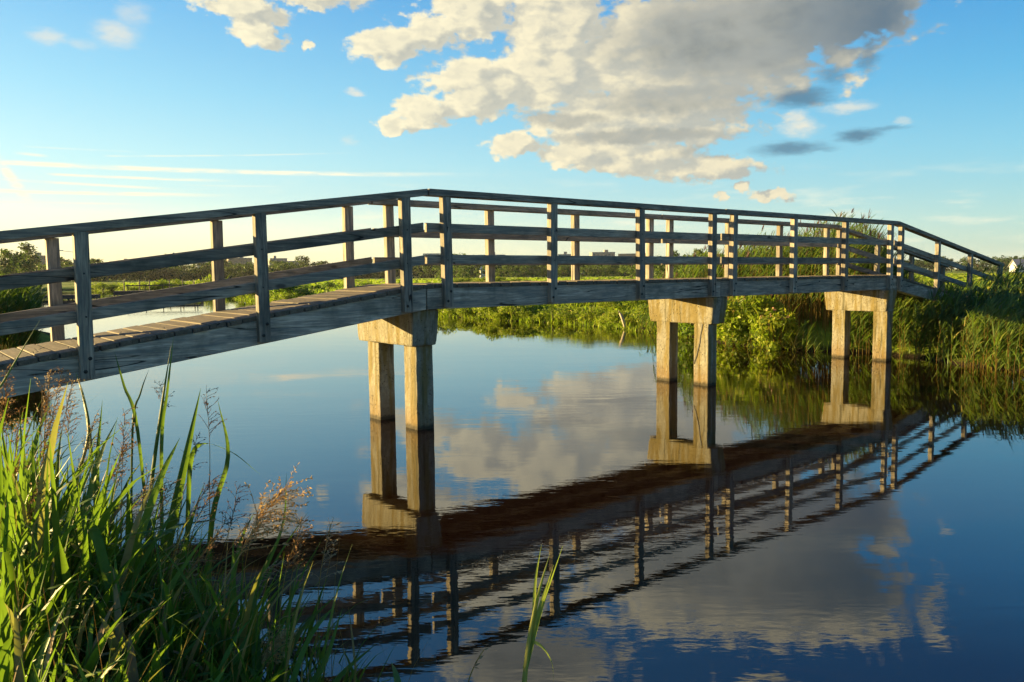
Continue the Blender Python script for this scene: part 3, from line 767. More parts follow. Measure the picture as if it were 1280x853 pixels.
# darker, thinner growth wading into the water on the clump's right side
for i in range(420):
    y_ = hrand(2.9, 5.0); edge_x = float(np.interp(y_, [2.3, 3.5, 4.8, 6.2], [1.3, 1.12, .92, .6])); x_ = edge_x + hrand(-.3, .42)
    sedge(fg, (x_, y_, max(-.2, gz(x_, y_)) - .02), hrand(.35, .8) * (1.0 if x_ < edge_x + .15 else .75), random.choice((.006, .009, .014, .022, .032)), random.gauss(-.5, 1.2), hrand(.03, .35), hrand(.1, 1.6), 6, random.choice((1, 1, 1, 0, 3)))
for i in range(260):
    y_ = hrand(2.6, 5.2); edge_x = float(np.interp(y_, [2.3, 3.5, 4.8, 6.2], [1.3, 1.12, .92, .6])); x_ = edge_x + hrand(-.8, .4)
    sedge(fg, (x_, y_, max(-.1, gz(x_, y_)) - .02), hrand(.3, .75), hrand(.002, .0045), hrand(0, 6.28), hrand(.05, .5), hrand(0, .8), 4, 2)
# short turf on the bank beyond the clump
for i in range(2600):
    y_ = hrand(1.0, 8.5); x_ = hrand(-2.6, .118 * y_ + .2)
    if sd(x_, y_) < .05: continue
    sedge(fg, (x_, y_, gz(x_, y_) - .02), hrand(.10, .26), hrand(.006, .014), hrand(0, 6.28), hrand(.05, .6), hrand(.1, 1.4), 3, random.choice((0, 1, 1, 2)))
# thatch of short dry stems and low leaves at the foot of the clump
for i in range(1200):
    x_, y_ = hrand(-.8, 1.9), hrand(1.9, 6.4)
    d = sd(x_, y_)
    if d < -.05 or x_ < .118 * y_ - .2: continue
    sedge(fg, (x_, y_, gz(x_, y_) - .02), hrand(.15, .5), hrand(.004, .012), hrand(0, 6.28), hrand(.1, .9), hrand(0, 1.4), 3, 2 if random.random() < .4 else 1)
tag(fg.build('sedge_grass', [M['blade'], M['blade_dark'], M['dry_stem'], M['withered']], smooth=True), 'tall green sedge and grass blades crowding the near bank in the left foreground', 'grass', kind='stuff')

PLUME=[
 ([[0.943, 3.558, -0.052], [1.125, 3.574, 0.272], [1.333, 3.572, 0.617], [1.491, 3.591, 0.773]],0.3,'golden'),
 ([[0.959, 4.481, 0.233], [1.021, 4.612, 0.712], [1.081, 4.731, 1.061]],0.22,'brown'),
 ([[1.443, 4.502, 0.476], [1.498, 4.624, 0.815], [1.536, 4.756, 1.123]],0.24,'purple'),
 ([[0.543, 4.865, 0.66], [0.589, 4.983, 0.891], [0.632, 5.096, 1.067]],0.22,'brown'),
 ([[0.755, 5.228, 0.825], [0.808, 5.344, 1.086], [0.847, 5.459, 1.254]],0.22,'tan'),
 ([[1.104, 3.064, 0.184], [1.209, 3.114, 0.232], [1.296, 3.176, 0.269]],0.16,'golden'),
 ([[0.88, 4.97, 0.574], [0.866, 5.143, 0.87], [0.915, 5.251, 1.038]],0.2,'brown'),
 ([[1.384, 4.26, 0.19], [1.504, 4.321, 0.46], [1.57, 4.413, 0.609]],0.22,'purple'),
 ([[1.313, 4.608, 0.478], [1.403, 4.686, 0.678], [1.476, 4.776, 0.865]],0.2,'purple'),
 ([[0.997, 4.074, 0.343], [1.089, 4.159, 0.626], [1.17, 4.235, 0.739]],0.2,'tan'),
 ([[0.495, 4.482, 0.35], [0.557, 4.588, 0.593], [0.606, 4.692, 0.727]],0.2,'brown'),
 ([[0.481, 4.654, 0.634], [0.504, 4.798, 0.934], [0.552, 4.914, 1.165]],0.2,'brown'),
 ([[1.235, 3.606, 0.191], [1.386, 3.632, 0.375], [1.54, 3.641, 0.414]],0.2,'tan'),
 ([[0.478, 3.57, 0.16], [0.587, 3.635, 0.373], [0.64, 3.731, 0.465]],0.18,'brown'),
 ([[0.973, 3.687, 0.166], [1.073, 3.757, 0.379], [1.132, 3.845, 0.436]],0.16,'tan'),
 ([[1.331, 5.014, 0.775], [1.394, 5.119, 1.024], [1.411, 5.246, 1.133]],0.18,'purple'),
]
PLUME_LABEL = ['big golden feathery seed head leaning right over the water, fullest on the near bank',
 'upright rusty brown seed head among broad sedge blades, in front of the left canal water',
 'dark purplish open seed head beside the tall dark blade, sharp against the pale water',
 'brown seed head at the left edge just under the bridge beam',
 'thin tan seed head standing in front of the bridge beam at far left',
 'small golden seed head at the bottom edge, next to dark rail reflections',
 'brown seed head between the bridge beam and the rusty upright one',
 'purplish loose seed head right of the sedge clump, above the big golden one',
 'small purplish seed head half behind the dark purplish one',
 'tan seed head low inside the sedge clump, over bright broad blades',
 'short brown seed head low at the left edge among broad leaves',
 'tall brown seed head cut by the left edge below the bridge beam',
 'tan seed head bending right below the big golden one',
 'short brown seed head near the bottom left corner',
 'small tan seed head in the middle of the sedge clump, low',
 'tall thin purplish seed head behind the sedge clump, over pale water']
# the many look-alike seed heads at the left of the clump
random.seed(31)
for k in range(18):
    y_ = hrand(4.0, 5.6); x_ = hrand(.118 * y_ - .12, .95)
    g_ = gz(x_, y_); h_ = hrand(.55, .98) + (.12 if y_ > 4.7 else 0); dx, dy = hrand(.02, .16), hrand(-.06, .06)
    PLUME.append(([[x_, y_, g_ + .1], [x_ + dx * .4, y_ + dy * .4, g_ + h_ * .65], [x_ + dx, y_ + dy, g_ + h_]], hrand(.15, .22), random.choice(('brown', 'tan', 'brown'))))
    PLUME_LABEL.append(None)
for k in range(20):
    y_ = hrand(3.2, 4.7); x_ = float(np.interp(y_, [2.3, 3.5, 4.8, 6.2], [1.3, 1.12, .92, .6])) + hrand(-.25, .35)
    g_ = max(-.05, gz(x_, y_)); h_ = hrand(.4, .85); dx, dy = hrand(.05, .3), hrand(-.15, .05)
    PLUME.append(([[x_, y_, g_], [x_ + dx * .4, y_ + dy * .4, g_ + h_ * .65], [x_ + dx, y_ + dy, g_ + h_]], hrand(.14, .24), random.choice(('tan', 'purple', 'brown', 'tan'))))
    PLUME_LABEL.append('')
for (pts_, sz, kd), lab in zip(PLUME, PLUME_LABEL):
    p0 = Vector(pts_[0]); p1 = Vector(pts_[1]); t = (p0 - p1).normalized()
    foot = p0 + Vector((t.x * .3, t.y * .3, 0)); foot.z = gz(foot.x, foot.y) - .03
    ctrl = ([foot] if p0.z - foot.z > .06 else []) + [Vector(q) for q in pts_]
    cv = bez(ctrl, 6)
    root = empty('grass_plume', tuple(cv[0]), lab or ('thin dry seed head among many where the sedge clump meets the water' if lab == '' else 'small dry seed head among the many along the left edge of the sedge clump'), 'seed head', 'dry seed heads on the near bank' if lab else ('seed heads over the water edge' if lab == '' else 'small seed heads at the left edge'))
    st = MB(); st.tube(cv, [.0035 - .0025 * i / (len(cv) - 1) for i in range(len(cv))], 5); st.build('stem', M['dry_stem'], root, smooth=True)
    hd = MB(); top = cv[-1]; axis_ = (cv[-1] - cv[-4]).normalized()
    total = sum((cv[i + 1] - cv[i]).length for i in range(len(cv) - 1))
    nb = {'golden': 58, 'brown': 26, 'tan': 24, 'purple': 24}[kd]
    for b in range(nb):
        f = b / nb
        # branch origin along the last stretch of stem
        back = sz * (1 - f) * 1.1
        i = len(cv) - 1; acc = 0
        while i > 1 and acc < back: acc += (cv[i] - cv[i - 1]).length; i -= 1
        o_ = cv[i].lerp(cv[min(i + 1, len(cv) - 1)], random.random())
        rd = Vector((random.gauss(0, 1), random.gauss(0, 1), random.gauss(0, .6))); rd -= axis_ * rd.dot(axis_); rd.normalize()
        bl = sz * (hrand(.5, 1.1) if kd == 'golden' else hrand(.28, .62)) * (1 - .45 * f)
        dirn = (axis_ * hrand(.5, 1.1) + rd * hrand(.35, .9) + right * .35).normalized()
        q = [o_]; dd = dirn.copy()
        for k in range(4):
            q.append(q[-1] + dd * bl / 4); dd = (dd + Vector((random.gauss(0, .16), random.gauss(0, .16), -.10 + random.gauss(0, .1)))).normalized()
        hd.tube(q, [.0016, .0014, .0012, .001, .0008], 3, cap=False)
        ns = int(bl * (62 if kd == 'golden' else 55))
        for s in range(ns):
            u = random.random() ** .6 * 3.99; k = int(u); c = q[k].lerp(q[k + 1], u - k)
            sp = (dd + Vector((random.gauss(0, .6), random.gauss(0, .6), random.gauss(0, .6)))).normalized()
            gk = 1.5 if kd == 'golden' else 1.15
            ln = hrand(.008, .017) * gk; w_ = hrand(.0018, .0036) * gk; pr = sp.orthogonal().normalized()
            hd.add([c, c + sp * ln * .5 + pr * w_, c + sp * ln, c + sp * ln * .5 - pr * w_], [(0, 1, 2, 3)])
    hd.build('seed_head', M['plume_' + kd], root)

# the single pale shoot in the middle foreground, and a bare stalk beside it
SH = [[1.655, 2.03, -.12], [1.673, 2.029, 0.263], [1.688, 2.032, 0.401], [1.712, 2.027, 0.538], [1.742, 2.018, 0.676], [1.773, 2.003, 0.772], [1.807, 1.986, 0.868]]
sh = empty('reed_shoot', (1.655, 2.03, -.12), 'single pale green reed shoot with a drooping leaf over dark water, bottom centre', 'reed')
cv = bez(SH, 4); b = MB(); b.tube(cv[:17], [.008 - .0058 * i / 16 for i in range(17)], 6); b.build('stem', M['shoot'], sh, smooth=True)
for s0, dl, w in ((6, (.06, -.02, .38), .020), (9, (.10, -.04, .36), .018), (12, (.07, -.03, .30), .016), (8, (.13, -.06, .46), .014), (14, (.03, -.01, .26), .012)):
    p = cv[s0]; dl = Vector(dl); q = bez([p, p + dl * .5 + Vector((-.008, 0, .01)), p + dl], 6)
    n = len(q) - 1; b = MB()
    sv = dl.cross(Fv).normalized(); sv = (sv + Fv * hrand(-.6, .6)).normalized()
    b.folded(q, [max(.0008, w * (1 - (i / n) ** 1.8)) for i in range(n + 1)], sv, sv.cross(dl.normalized())); b.build('leaf', M['shoot'], sh, smooth=True)
LF = [[1.69, 2.036, 0.43], [1.711, 2.026, 0.522], [1.74, 2.002, 0.516], [1.766, 1.974, 0.455], [1.766, 1.966, 0.36]]
q = bez(LF, 5); n = len(q) - 1; b = MB(); b.folded(q, [max(.001, .014 * (1 - (i / n) ** 2)) for i in range(n + 1)], (up + Fv * .4).normalized(), right); b.build('leaf', M['shoot'], sh, smooth=True)
b = MB(); dl = Vector((.012, -.012, -.10)); q = bez([cv[6], cv[6] + Vector((.018, -.012, .01)), cv[6] + dl], 4); n = len(q) - 1
b.folded(q, [max(.001, .02 * (1 - (i / n) ** 2)) for i in range(n + 1)], right, Fv); b.build('dry_leaf', M['plume_tan'], sh, smooth=True)
st = empty('dry_stalk', (1.58, 2.28, -.1), 'thin bare straw stalk at the bottom edge, left of the pale reed shoot', 'stalk')
b = MB(); cvs = bez([[1.58, 2.28, -.1], [1.614, 2.271, 0.269], [1.64, 2.261, 0.37], [1.674, 2.241, 0.436]], 5)
b.tube(cvs, [.0035 - .002 * i / (len(cvs) - 1) for i in range(len(cvs))], 5); b.build('stem', M['dry_stem'], st, smooth=True)
b = MB()
for k in range(26):
    c = cvs[-6].lerp(cvs[-1], random.random()); s = (cvs[-1] - cvs[-6]).normalized() + Vector((random.gauss(0, .35), random.gauss(0, .35), random.gauss(0, .35))); s = s.normalized() * .022; p_ = s.orthogonal().normalized() * .003
    b.add([c, c + s * .5 + p_, c + s, c + s * .5 - p_], [(0, 1, 2, 3)])
b.build('seed_head', M['plume_tan'], st)

WIND = math.atan2(right.y, right.x)            # leaves stream to the right
def reed(mb, base, H, plume=False, lean=.06, leaves=11, wide=1.15, green=.3):
    """one stem of common reed: stalk, long leaves streaming downwind"""
    x_, y_, z_ = base
    a = WIND + random.gauss(0, .8); ln = random.gauss(lean, .11)
    d = Vector((math.cos(a), math.sin(a), 0))
    pts_ = [Vector(base) + d * (ln * H * t * t) + Vector((0, 0, H * t)) for t in (0, .35, .7, 1)]
    mb.tube(pts_, [.006, .0055, .004, .002], 3, 1, False)
    for k in range(leaves):
        t = hrand(green, .98); i = min(2, int(t * 3)); p = Vector(base) + d * (ln * H * t * t) + Vector((0, 0, H * t))
        la = WIND + random.gauss(0, .75) if random.random() < .8 else hrand(0, 6.28)
        sedge(mb, p, hrand(.28, .55) * min(1, .5 + H / 3), hrand(.014, .028) * wide, la, hrand(.35, .8), hrand(.5, 1.7), 4, 0)
    if plume:
        top = pts_[-1]
        for k in range(14):
            s = Vector((math.cos(WIND) * hrand(.02, .12), math.sin(WIND) * hrand(.02, .12), hrand(.06, .26))); o_ = top + s * .2
            pr = Vector((random.gauss(0, 1), random.gauss(0, 1), 0)).normalized() * .008
            mb.add([o_, o_ + s * .5 + pr, o_ + s, o_ + s * .5 - pr], [(0, 1, 2, 3)], 2)
RM = [M['reed_leaf'], M['reed_stalk'], M['plume_purple']]
def reed_bed(label, n, region, hfun, mats=None, **kw):
    mb = MB(); c = 0; tries = 0
    while c < n and tries < n * 40:
        tries += 1
        x_, y_ = region()
        d = sd(x_, y_)
        if d < -.35: continue
        if 7.3 < y_ < 9.0 and (x_ > 21.3 or x_ > 15 and deck_z(x_) - .3 - max(0, gz(x_, y_)) < .9): continue
        H = hfun(x_, y_, d)
        if 7.4 < y_ < 8.95: H = min(H, deck_z(x_) - .36)
        if H < .2: continue
        z_ = max(-.15, gz(x_, y_) - .03)
        reed(mb, (x_, y_, z_), H * hrand(.8, 1.1) - z_ * .3, random.random() < .12 and H > 1.5, **kw); c += 1
    return tag(mb.build('reed_bed', mats or RM, smooth=True), label, 'reeds', kind='stuff')
# tall bed behind the bridge's right end
reed_bed('tall reed bed rising behind the railings near the right end of the footbridge', 1750, lambda: (lambda y_: (hrand(17.1 + .25 * (y_ - 9.3), 23.5), y_))(hrand(9.1, 16.4)),
         lambda x_, y_, d: (2.3 + .45 * vnoise(x_, y_, .8) - .16 * max(0, y_ - 12)) * (1 - .68 * float(ss(np.array(x_ / y_), 1.92, 2.3))))
reed_bed('sunlit lower reeds along the water in front of the right end of the footbridge', 640, lambda: (lambda y_: (float(np.interp(y_, [1.8, 5, 6.2, 7.4], [15.6, 15.4, 15.8, 16.6])) - .2 + abs(random.gauss(0, .9)) + .3 * math.sin(y_ * 2.1), y_))(hrand(1.8, 7.4)),
         lambda x_, y_, d: .85 + .32 * vnoise(x_ * 2, y_ * 2, 1) + .12 * max(0, d), green=.16)
reed_bed('dense dark green reeds climbing the right bank beside the bridge ramp', 640, lambda: (hrand(16.4, 22.5), hrand(1.0, 7.3)),
         lambda x_, y_, d: 1.05 + .22 * min(3, max(0, d)) * .6 + .2 * vnoise(x_, y_, .7) - .10 * max(0, y_ - 5.6), leaves=12, mats=[M['reed_leaf_dark'], M['reed_stalk'], M['plume_purple']])
reed_bed('dark reeds in the shade under the right end of the footbridge', 110, lambda: (hrand(16.4, 18.4), hrand(7.5, 9.1)), lambda x_, y_, d: 1.0 + hrand(-.2, .2))
reed_bed('dark green reed clump at the left edge, beyond the handrail on the far side of the water', 850, lambda: (lambda y_: (hrand(.07 * y_, .148 * y_ - .1), y_))(hrand(20.5, 31)),
         lambda x_, y_, d: 1.38 + .18 * vnoise(x_, y_, 1), mats=[M['reed_leaf_dark'], M['reed_stalk'], M['plume_purple']], wide=1.7, leaves=11, green=.1)

reed_bed('short reeds fringing the water under the third span, before the leafy shrubs', 130, lambda: (lambda y_: (float(np.interp(y_, [8.9, 10.7, 12.3, 14.5, 16.5], [15.6, 16.2, 16.8, 18.0, 18.5])) + hrand(-.3, .45), y_))(hrand(8.9, 16.5)),
         lambda x_, y_, d: .5 + hrand(-.2, .25), lean=.2, green=.05)
# leafy bushes: a shared leaf-cloud per kind
def leaf_cloud(mb, c, r, n, size, mi=0, shell=.5, flat=1.0):
    for i in range(n):
        v = Vector((random.gauss(0, 1), random.gauss(0, 1), random.gauss(0, 1))).normalized()
        rr = shell + (1 - shell) * random.random()
        p = Vector((c[0] + v.x * r[0] * rr, c[1] + v.y * r[1] * rr, c[2] + v.z * r[2] * rr))
        if p.z < .01: p.z = abs(p.z) * .3
        nrm = (v + Vector((random.gauss(0, .7), random.gauss(0, .7), random.gauss(0, .7) + .3))).normalized()
        a = nrm.orthogonal().normalized(); ang = hrand(0, 6.28); b_ = nrm.cross(a)
        u = a * math.cos(ang) + b_ * math.sin(ang); w = nrm.cross(u); s = size * hrand(.6, 1.35)
        mb.add([p - u * s, p + w * s * .45 - u * s * .1, p + u * s, p - w * s * .45 - u * s * .1], [(0, 1, 2, 3)], mi)
def bush_mesh(seed, n_lobes, leaves, size):
    random.seed(seed); mb = MB()
    for i in range(n_lobes):
        a = hrand(0, 6.28); d = hrand(0, .62); h = hrand(.25, .75) * (1 - .35 * d)
        r = hrand(.26, .42); leaf_cloud(mb, (math.cos(a) * d, math.sin(a) * d, h), (r, r, r * .85), leaves, size, 0, .45)
    for i in range(9):
        a = hrand(0, 6.28); sedge(mb, (math.cos(a) * hrand(.1, .7), math.sin(a) * hrand(.1, .7), 0), hrand(.5, 1.0), hrand(.02, .04), a, hrand(.05, .4), hrand(.1, 1), 4, 0)
    st = MB()
    for i in range(7):
        a = hrand(0, 6.28); d = hrand(.2, .6); st.tube([(0, 0, -.1), (math.cos(a) * d * .5, math.sin(a) * d * .5, .3), (math.cos(a) * d, math.sin(a) * d, .7)], [.02, .014, .006], 4)
    return mb.mesh('foliage', M['bush_leaf']), st.mesh('stems', M['bark'])
BUSH = [bush_mesh(100 + i, 9, 150, .055) for i in range(4)]
random.seed(21)
def place_bush(x_, y_, s, label, k=None, group=None, sz=None, mat=None):
    fm, sm = BUSH[k if k is not None else random.randrange(4)]
    r = empty('bush', (x_, y_, max(-.03, gz(x_, y_) - .05)), label, 'bush', group)
    r.scale = (s * hrand(.9, 1.25), s * hrand(.9, 1.2), (sz or s) * hrand(.9, 1.1)); r.rotation_euler = (0, 0, hrand(0, 6.28))
    f = obj('foliage', fm, r); obj('stems', sm, r)
    if mat: f.material_slots[0].link = 'OBJECT'; f.material_slots[0].material = mat
    return r
# low yellow-green bushes along the far bank's waterline
edge = [(24.6, 72), (23, 63), (21.5, 53.7), (20.2, 38), (19.1, 28), (18.9, 23.2), (19.3, 21), (18.7, 17.2), (18.1, 14.5)]
seg = [(Vector((*edge[i], 0)), Vector((*edge[i + 1], 0))) for i in range(len(edge) - 1)]
for a, b in seg:
    L = (b - a).length; dens_ = 2.2 if a.y < 40 else .36; n = max(2, int(L * dens_))
    for i in range(n):
        p = a.lerp(b, (i + hrand(.1, .9)) / n); s = hrand(.36, .7) if a.y < 24 else hrand(.5, .95)
        place_bush(p.x + hrand(.15, .7), p.y, s * 1.15, 'low yellow green bush lining the waterline of the far bank', None, 'low bushes along the far bank', s * .95)
for i in range(60):
    y_ = hrand(14.5, 34); x_ = np.interp(y_, [15, 21, 28, 38], [18.5, 19.8, 19.6, 20.6]) + hrand(1.2, 5)
    place_bush(x_, y_, hrand(.4, .75), 'leafy green bush in the meadow growth behind the far bank', None, 'bushes behind the far bank', hrand(.3, .5))
# rounded bushes on the far left shore
for i, a in enumerate(np.linspace(-27.6, -21.5, 15)):
    d = hrand(96, 112) if i > 3 else hrand(128, 140)
    x_, y_ = polar(a + hrand(-.12, .12), d); s = hrand(1.0, 2.0)
    place_bush(x_, y_, s, 'rounded bush on the far shore beyond the left handrail', None, 'bushes on the far shore', s * hrand(.7, 1.))
x_, y_ = polar(-20.7, 92); place_bush(x_, y_, 2.3, 'biggest bright bush on the far shore, left of the second railing post', 2, None, 1.9)
x_, y_ = polar(-16.0, 58); place_bush(x_, y_, 2.0, 'dark green spreading bush at the water bend, seen just above the deck', 1, None, 1.25, M['blade_dark'])
x_, y_ = polar(-15.0, 57); place_bush(x_, y_, 1.5, 'dark green bush beside the spreading one at the water bend', 3, None, .9, M['blade_dark'])
for a, d in ((-14.1, 75), (-12.9, 80), (-11.6, 82), (-10.4, 90)):
    x_, y_ = polar(a, d); place_bush(x_, y_, 1.4, 'small dark bush standing out in the bright meadow', None, 'dark bushes in the meadow', .8, M['blade_dark'])
for i in range(16):
    x_, y_ = polar(hrand(-4.5, 1.2), hrand(95, 130)); place_bush(x_, y_, hrand(.9, 1.5), 'yellow green bush in the distant meadow behind the middle railings', None, 'bushes in the distant meadow', hrand(.7, 1.1))
for i in range(9):
    x_, y_ = polar(hrand(8.3, 14.5), hrand(70, 110)); place_bush(x_, y_, hrand(.9, 1.5), 'yellow green bush in the distant meadow left of the tall reeds', None, 'bushes in the meadow by the reeds', hrand(.7, 1.1))

# big leafy shrubs at the water's edge under the third span
def shrub(x_, y_, rx, ry, H, n, label, mat, flowers=0):
    z0 = max(-.05, gz(x_, y_) - .05); r = empty('shrub', (x_, y_, z0), label, 'shrub'); mb = MB()
    for i in range(n):
        a = hrand(0, 6.28); d = random.random() ** .5; h = hrand(.15, .95) * H * (1 - .3 * d)
        q = hrand(.16, .30); leaf_cloud(mb, (x_ + math.cos(a) * d * rx, y_ + math.sin(a) * d * ry, z0 + h), (q, q, q * .9), 85, .055, 0, .35)
    for i in range(60):
        a = hrand(0, 6.28); d = hrand(.5, 1.05); sedge(mb, (x_ + math.cos(a) * d * rx, y_ + math.sin(a) * d * ry, z0 + hrand(0, H * .8)), hrand(.3, .6), hrand(.016, .03), a, hrand(.2, .8), hrand(.3, 1.6), 4, 0)
    mb.build('foliage', mat, r)
    st = MB()
    for i in range(16):
        a = hrand(0, 6.28); d = hrand(.2, .9); st.tube([(x_ + math.cos(a) * d * rx * .6, y_ + math.sin(a) * d * ry * .6, z0 - .1), (x_ + math.cos(a) * d * rx * .8, y_ + math.sin(a) * d * ry * .8, z0 + H * .4), (x_ + math.cos(a) * d * rx, y_ + math.sin(a) * d * ry, z0 + H * .85)], [.012, .009, .004], 4)
    st.build('stems', M['reed_stalk'], r)
    if flowers:
        fl = MB()
        for i in range(flowers):
            a = hrand(0, 6.28); d = hrand(.3, 1.0); leaf_cloud(fl, (x_ + math.cos(a) * d * rx, y_ + math.sin(a) * d * ry, z0 + H * hrand(.55, 1.05)), (.04, .04, .04), 7, .02)
        fl.build('flowers', M['pink'], r)
M['pink'] = leaf_mat('pink_flower', [(.0, (.35, .12, .12)), (1., (.6, .28, .26))], .3)
shrub(17.55, 13.1, .75, 1.0, 1.35, 60, 'dark green leafy shrub at the waterline right behind the middle pier', M['shrub_leaf'])
shrub(16.85, 11.6, .8, .95, 1.5, 84, 'yellow green flowering shrub under the third span, overhanging the water', M['bush_leaf'], 26)
shrub(16.3, 10.4, .45, .5, .95, 34, 'orange tinged leafy shrub by the water left of the right pier', M['bush_leaf'], 14)
# soft herbs and grass on the far bank
cv_ = MB(); c = 0
while c < 5200:
    y_ = hrand(11.5, 46) if random.random() < .8 else hrand(46, 75)
    x_ = np.interp(y_, [11.5, 14.5, 21, 28, 54, 75], [17.2, 18.0, 19.2, 19.1, 21.5, 24.8]) + abs(random.gauss(0, 1.9)) - .15
    d = sd(x_, y_)
    if d < -.1: continue
    z_ = gz(x_, y_); k = 1 + (y_ - 12) / 40
    for j in range(4):
        sedge(cv_, (x_ + hrand(-.2, .2), y_ + hrand(-.2, .2), z_ - .03), hrand(.10, .30) * (1.0 if d < .4 else .9), hrand(.018, .045) * k, hrand(0, 6.28), hrand(.1, .8), hrand(.4, 1.8), 3, 0)
    c += 1
tag(cv_.build('bank_herbs', M['cover'], smooth=True), 'lush yellow green herbs and grass covering the far bank beyond the bridge', 'herbs', kind='stuff')
fgx = MB(); c = 0
while c < 9000:
    a = hrand(-26, 33); d = 20 + 190 * random.random() ** 1.3
    x_, y_ = polar(a, d)
    if sd(x_, y_) < .6 or (x_ < 19 and y_ < 50): continue
    z_ = gz(x_, y_); k = d / 45
    for j in range(2):
        an = hrand(0, 6.28); w = Vector((math.cos(an), math.sin(an), 0)) * .12 * k; h = hrand(.12, .32) * (1 + k * .06); t = Vector((hrand(-.1, .1), hrand(-.1, .1), 0))
        p = Vector((x_ + hrand(-1, 1) * k * .4, y_ + hrand(-1, 1) * k * .4, z_ - .04)); m_ = p + w * hrand(-.4, .4)
        fgx.add([p - w, p + w, m_ + w * .6 + t + Vector((0, 0, h)), m_ - w * .5 + t + Vector((0, 0, h * hrand(.6, 1.1)))], [(0, 1, 2, 3)])
    c += 1
tag(fgx.build('meadow_grass', M['field_grass']), 'sunlit yellow green grass across the flat meadow behind the bridge', 'grass', kind='stuff')

sg = MB(); c = 0
while c < 900:
    y_ = hrand(1.5, 14); x_ = float(np.interp(y_, [1.5, 5, 6.2, 7, 8.3, 9.6, 10.7, 12.3, 14.5], [15.7, 15.5, 15.9, 16.5, 16.9, 16.4, 16.3, 16.8, 18.0])) + hrand(-.25, .9)
    sedge(sg, (x_, y_, max(-.12, gz(x_, y_)) - .02), hrand(.2, .6), hrand(.012, .026), hrand(0, 6.28) if random.random() < .4 else WIND + 3.14 + random.gauss(0, .9), hrand(.05, .6), hrand(.2, 1.8), 4, 0); c += 1
tag(sg.build('waterside_sedge', M['reed_leaf'], smooth=True), 'low green sedge hanging over the water along the right bank', 'sedge', kind='stuff')

# leaning pale stake at the far waterline
sk = MB(); sx, sy = 18.72, 17.3
sk.tube([(sx, sy, -.3), (sx - .02, sy + .03, .12), (sx - .06, sy + .09, .36), (sx - .115, sy + .15, .52)], [.035, .05, .055, .03], 7)
sk.tube([(sx - .115, sy + .15, .52), (sx - .15, sy + .18, .60)], [.028, .006], 6)
tag(sk.build('stake', M['stake'], loc=(sx, sy, -.3), smooth=True), 'pale leaning wooden stake at the waterline of the far bank, left of the middle pier', 'stake')

# ------------------------------------------------------------------ far things: jetties, fence posts, boom, masts
def jetty(name, az0, d0, az1, d1, w, z, label, rail=False):
    a = Vector((*polar(az0, d0), 0)); b = Vector((*polar(az1, d1), 0)); t = (b - a).normalized(); s = Vector((-t.y, t.x, 0)) * w / 2; L = (b - a).length
    r = empty('jetty', (a.x, a.y, 0), label, 'jetty'); m = MB()
    m.box8([a - s + up * (z - .34), b - s + up * (z - .34), b + s + up * (z - .34), a + s + up * (z - .34), a - s + up * z, b - s + up * z, b + s + up * z, a + s + up * z]); m.build('deck', M['dark_timber'], r)
    n = max(3, int(L / 2.2))
    for i in range(n + 1):
        p = a.lerp(b, i / n)
        for k in (-1, 1):
            m = MB(); q = p + s * k * .8; m.tube([(q.x, q.y, -1.2), (q.x, q.y, z - .342)], .07, 6); m.build('pile', M['dark_timber'], r)
    if rail:
        m = MB(); m.tube([a.lerp(b, .12) + up * (z + .42), b + up * (z + .42)], .05, 6); m.build('rail', M['dark_timber'], r)
        for i in range(5):
            p = a.lerp(b, .14 + i * .2); m = MB(); m.tube([(p.x, p.y, z), (p.x, p.y, z + .42)], .035, 5); m.build('rail_post', M['dark_timber'], r)
jetty('jetty', -32, 78, -27.4, 76, 1.2, .42, 'low dark plank jetty over the left water, without a rail')
jetty('jetty', -26.4, 73, -21.2, 72, 1.6, .72, 'dark jetty with a low rail on the far left water, nearer the bushes', True)
for i, a in enumerate((-25.9, -25.0, -24.4, -23.2, -22.4, -21.7)):
    x_, y_ = polar(a, 93 - i * 1.5); m = MB(); m.tube([(x_, y_, -.6), (x_ + .03, y_, 1.55)], [.06, .05], 6); z = m.build('fence_post', M['fence_wood'], loc=(x_, y_, -.6))
    tag(z, 'thin bare fence post in front of the bright field on the far left shore', 'fence post', 'fence posts on the far shore')
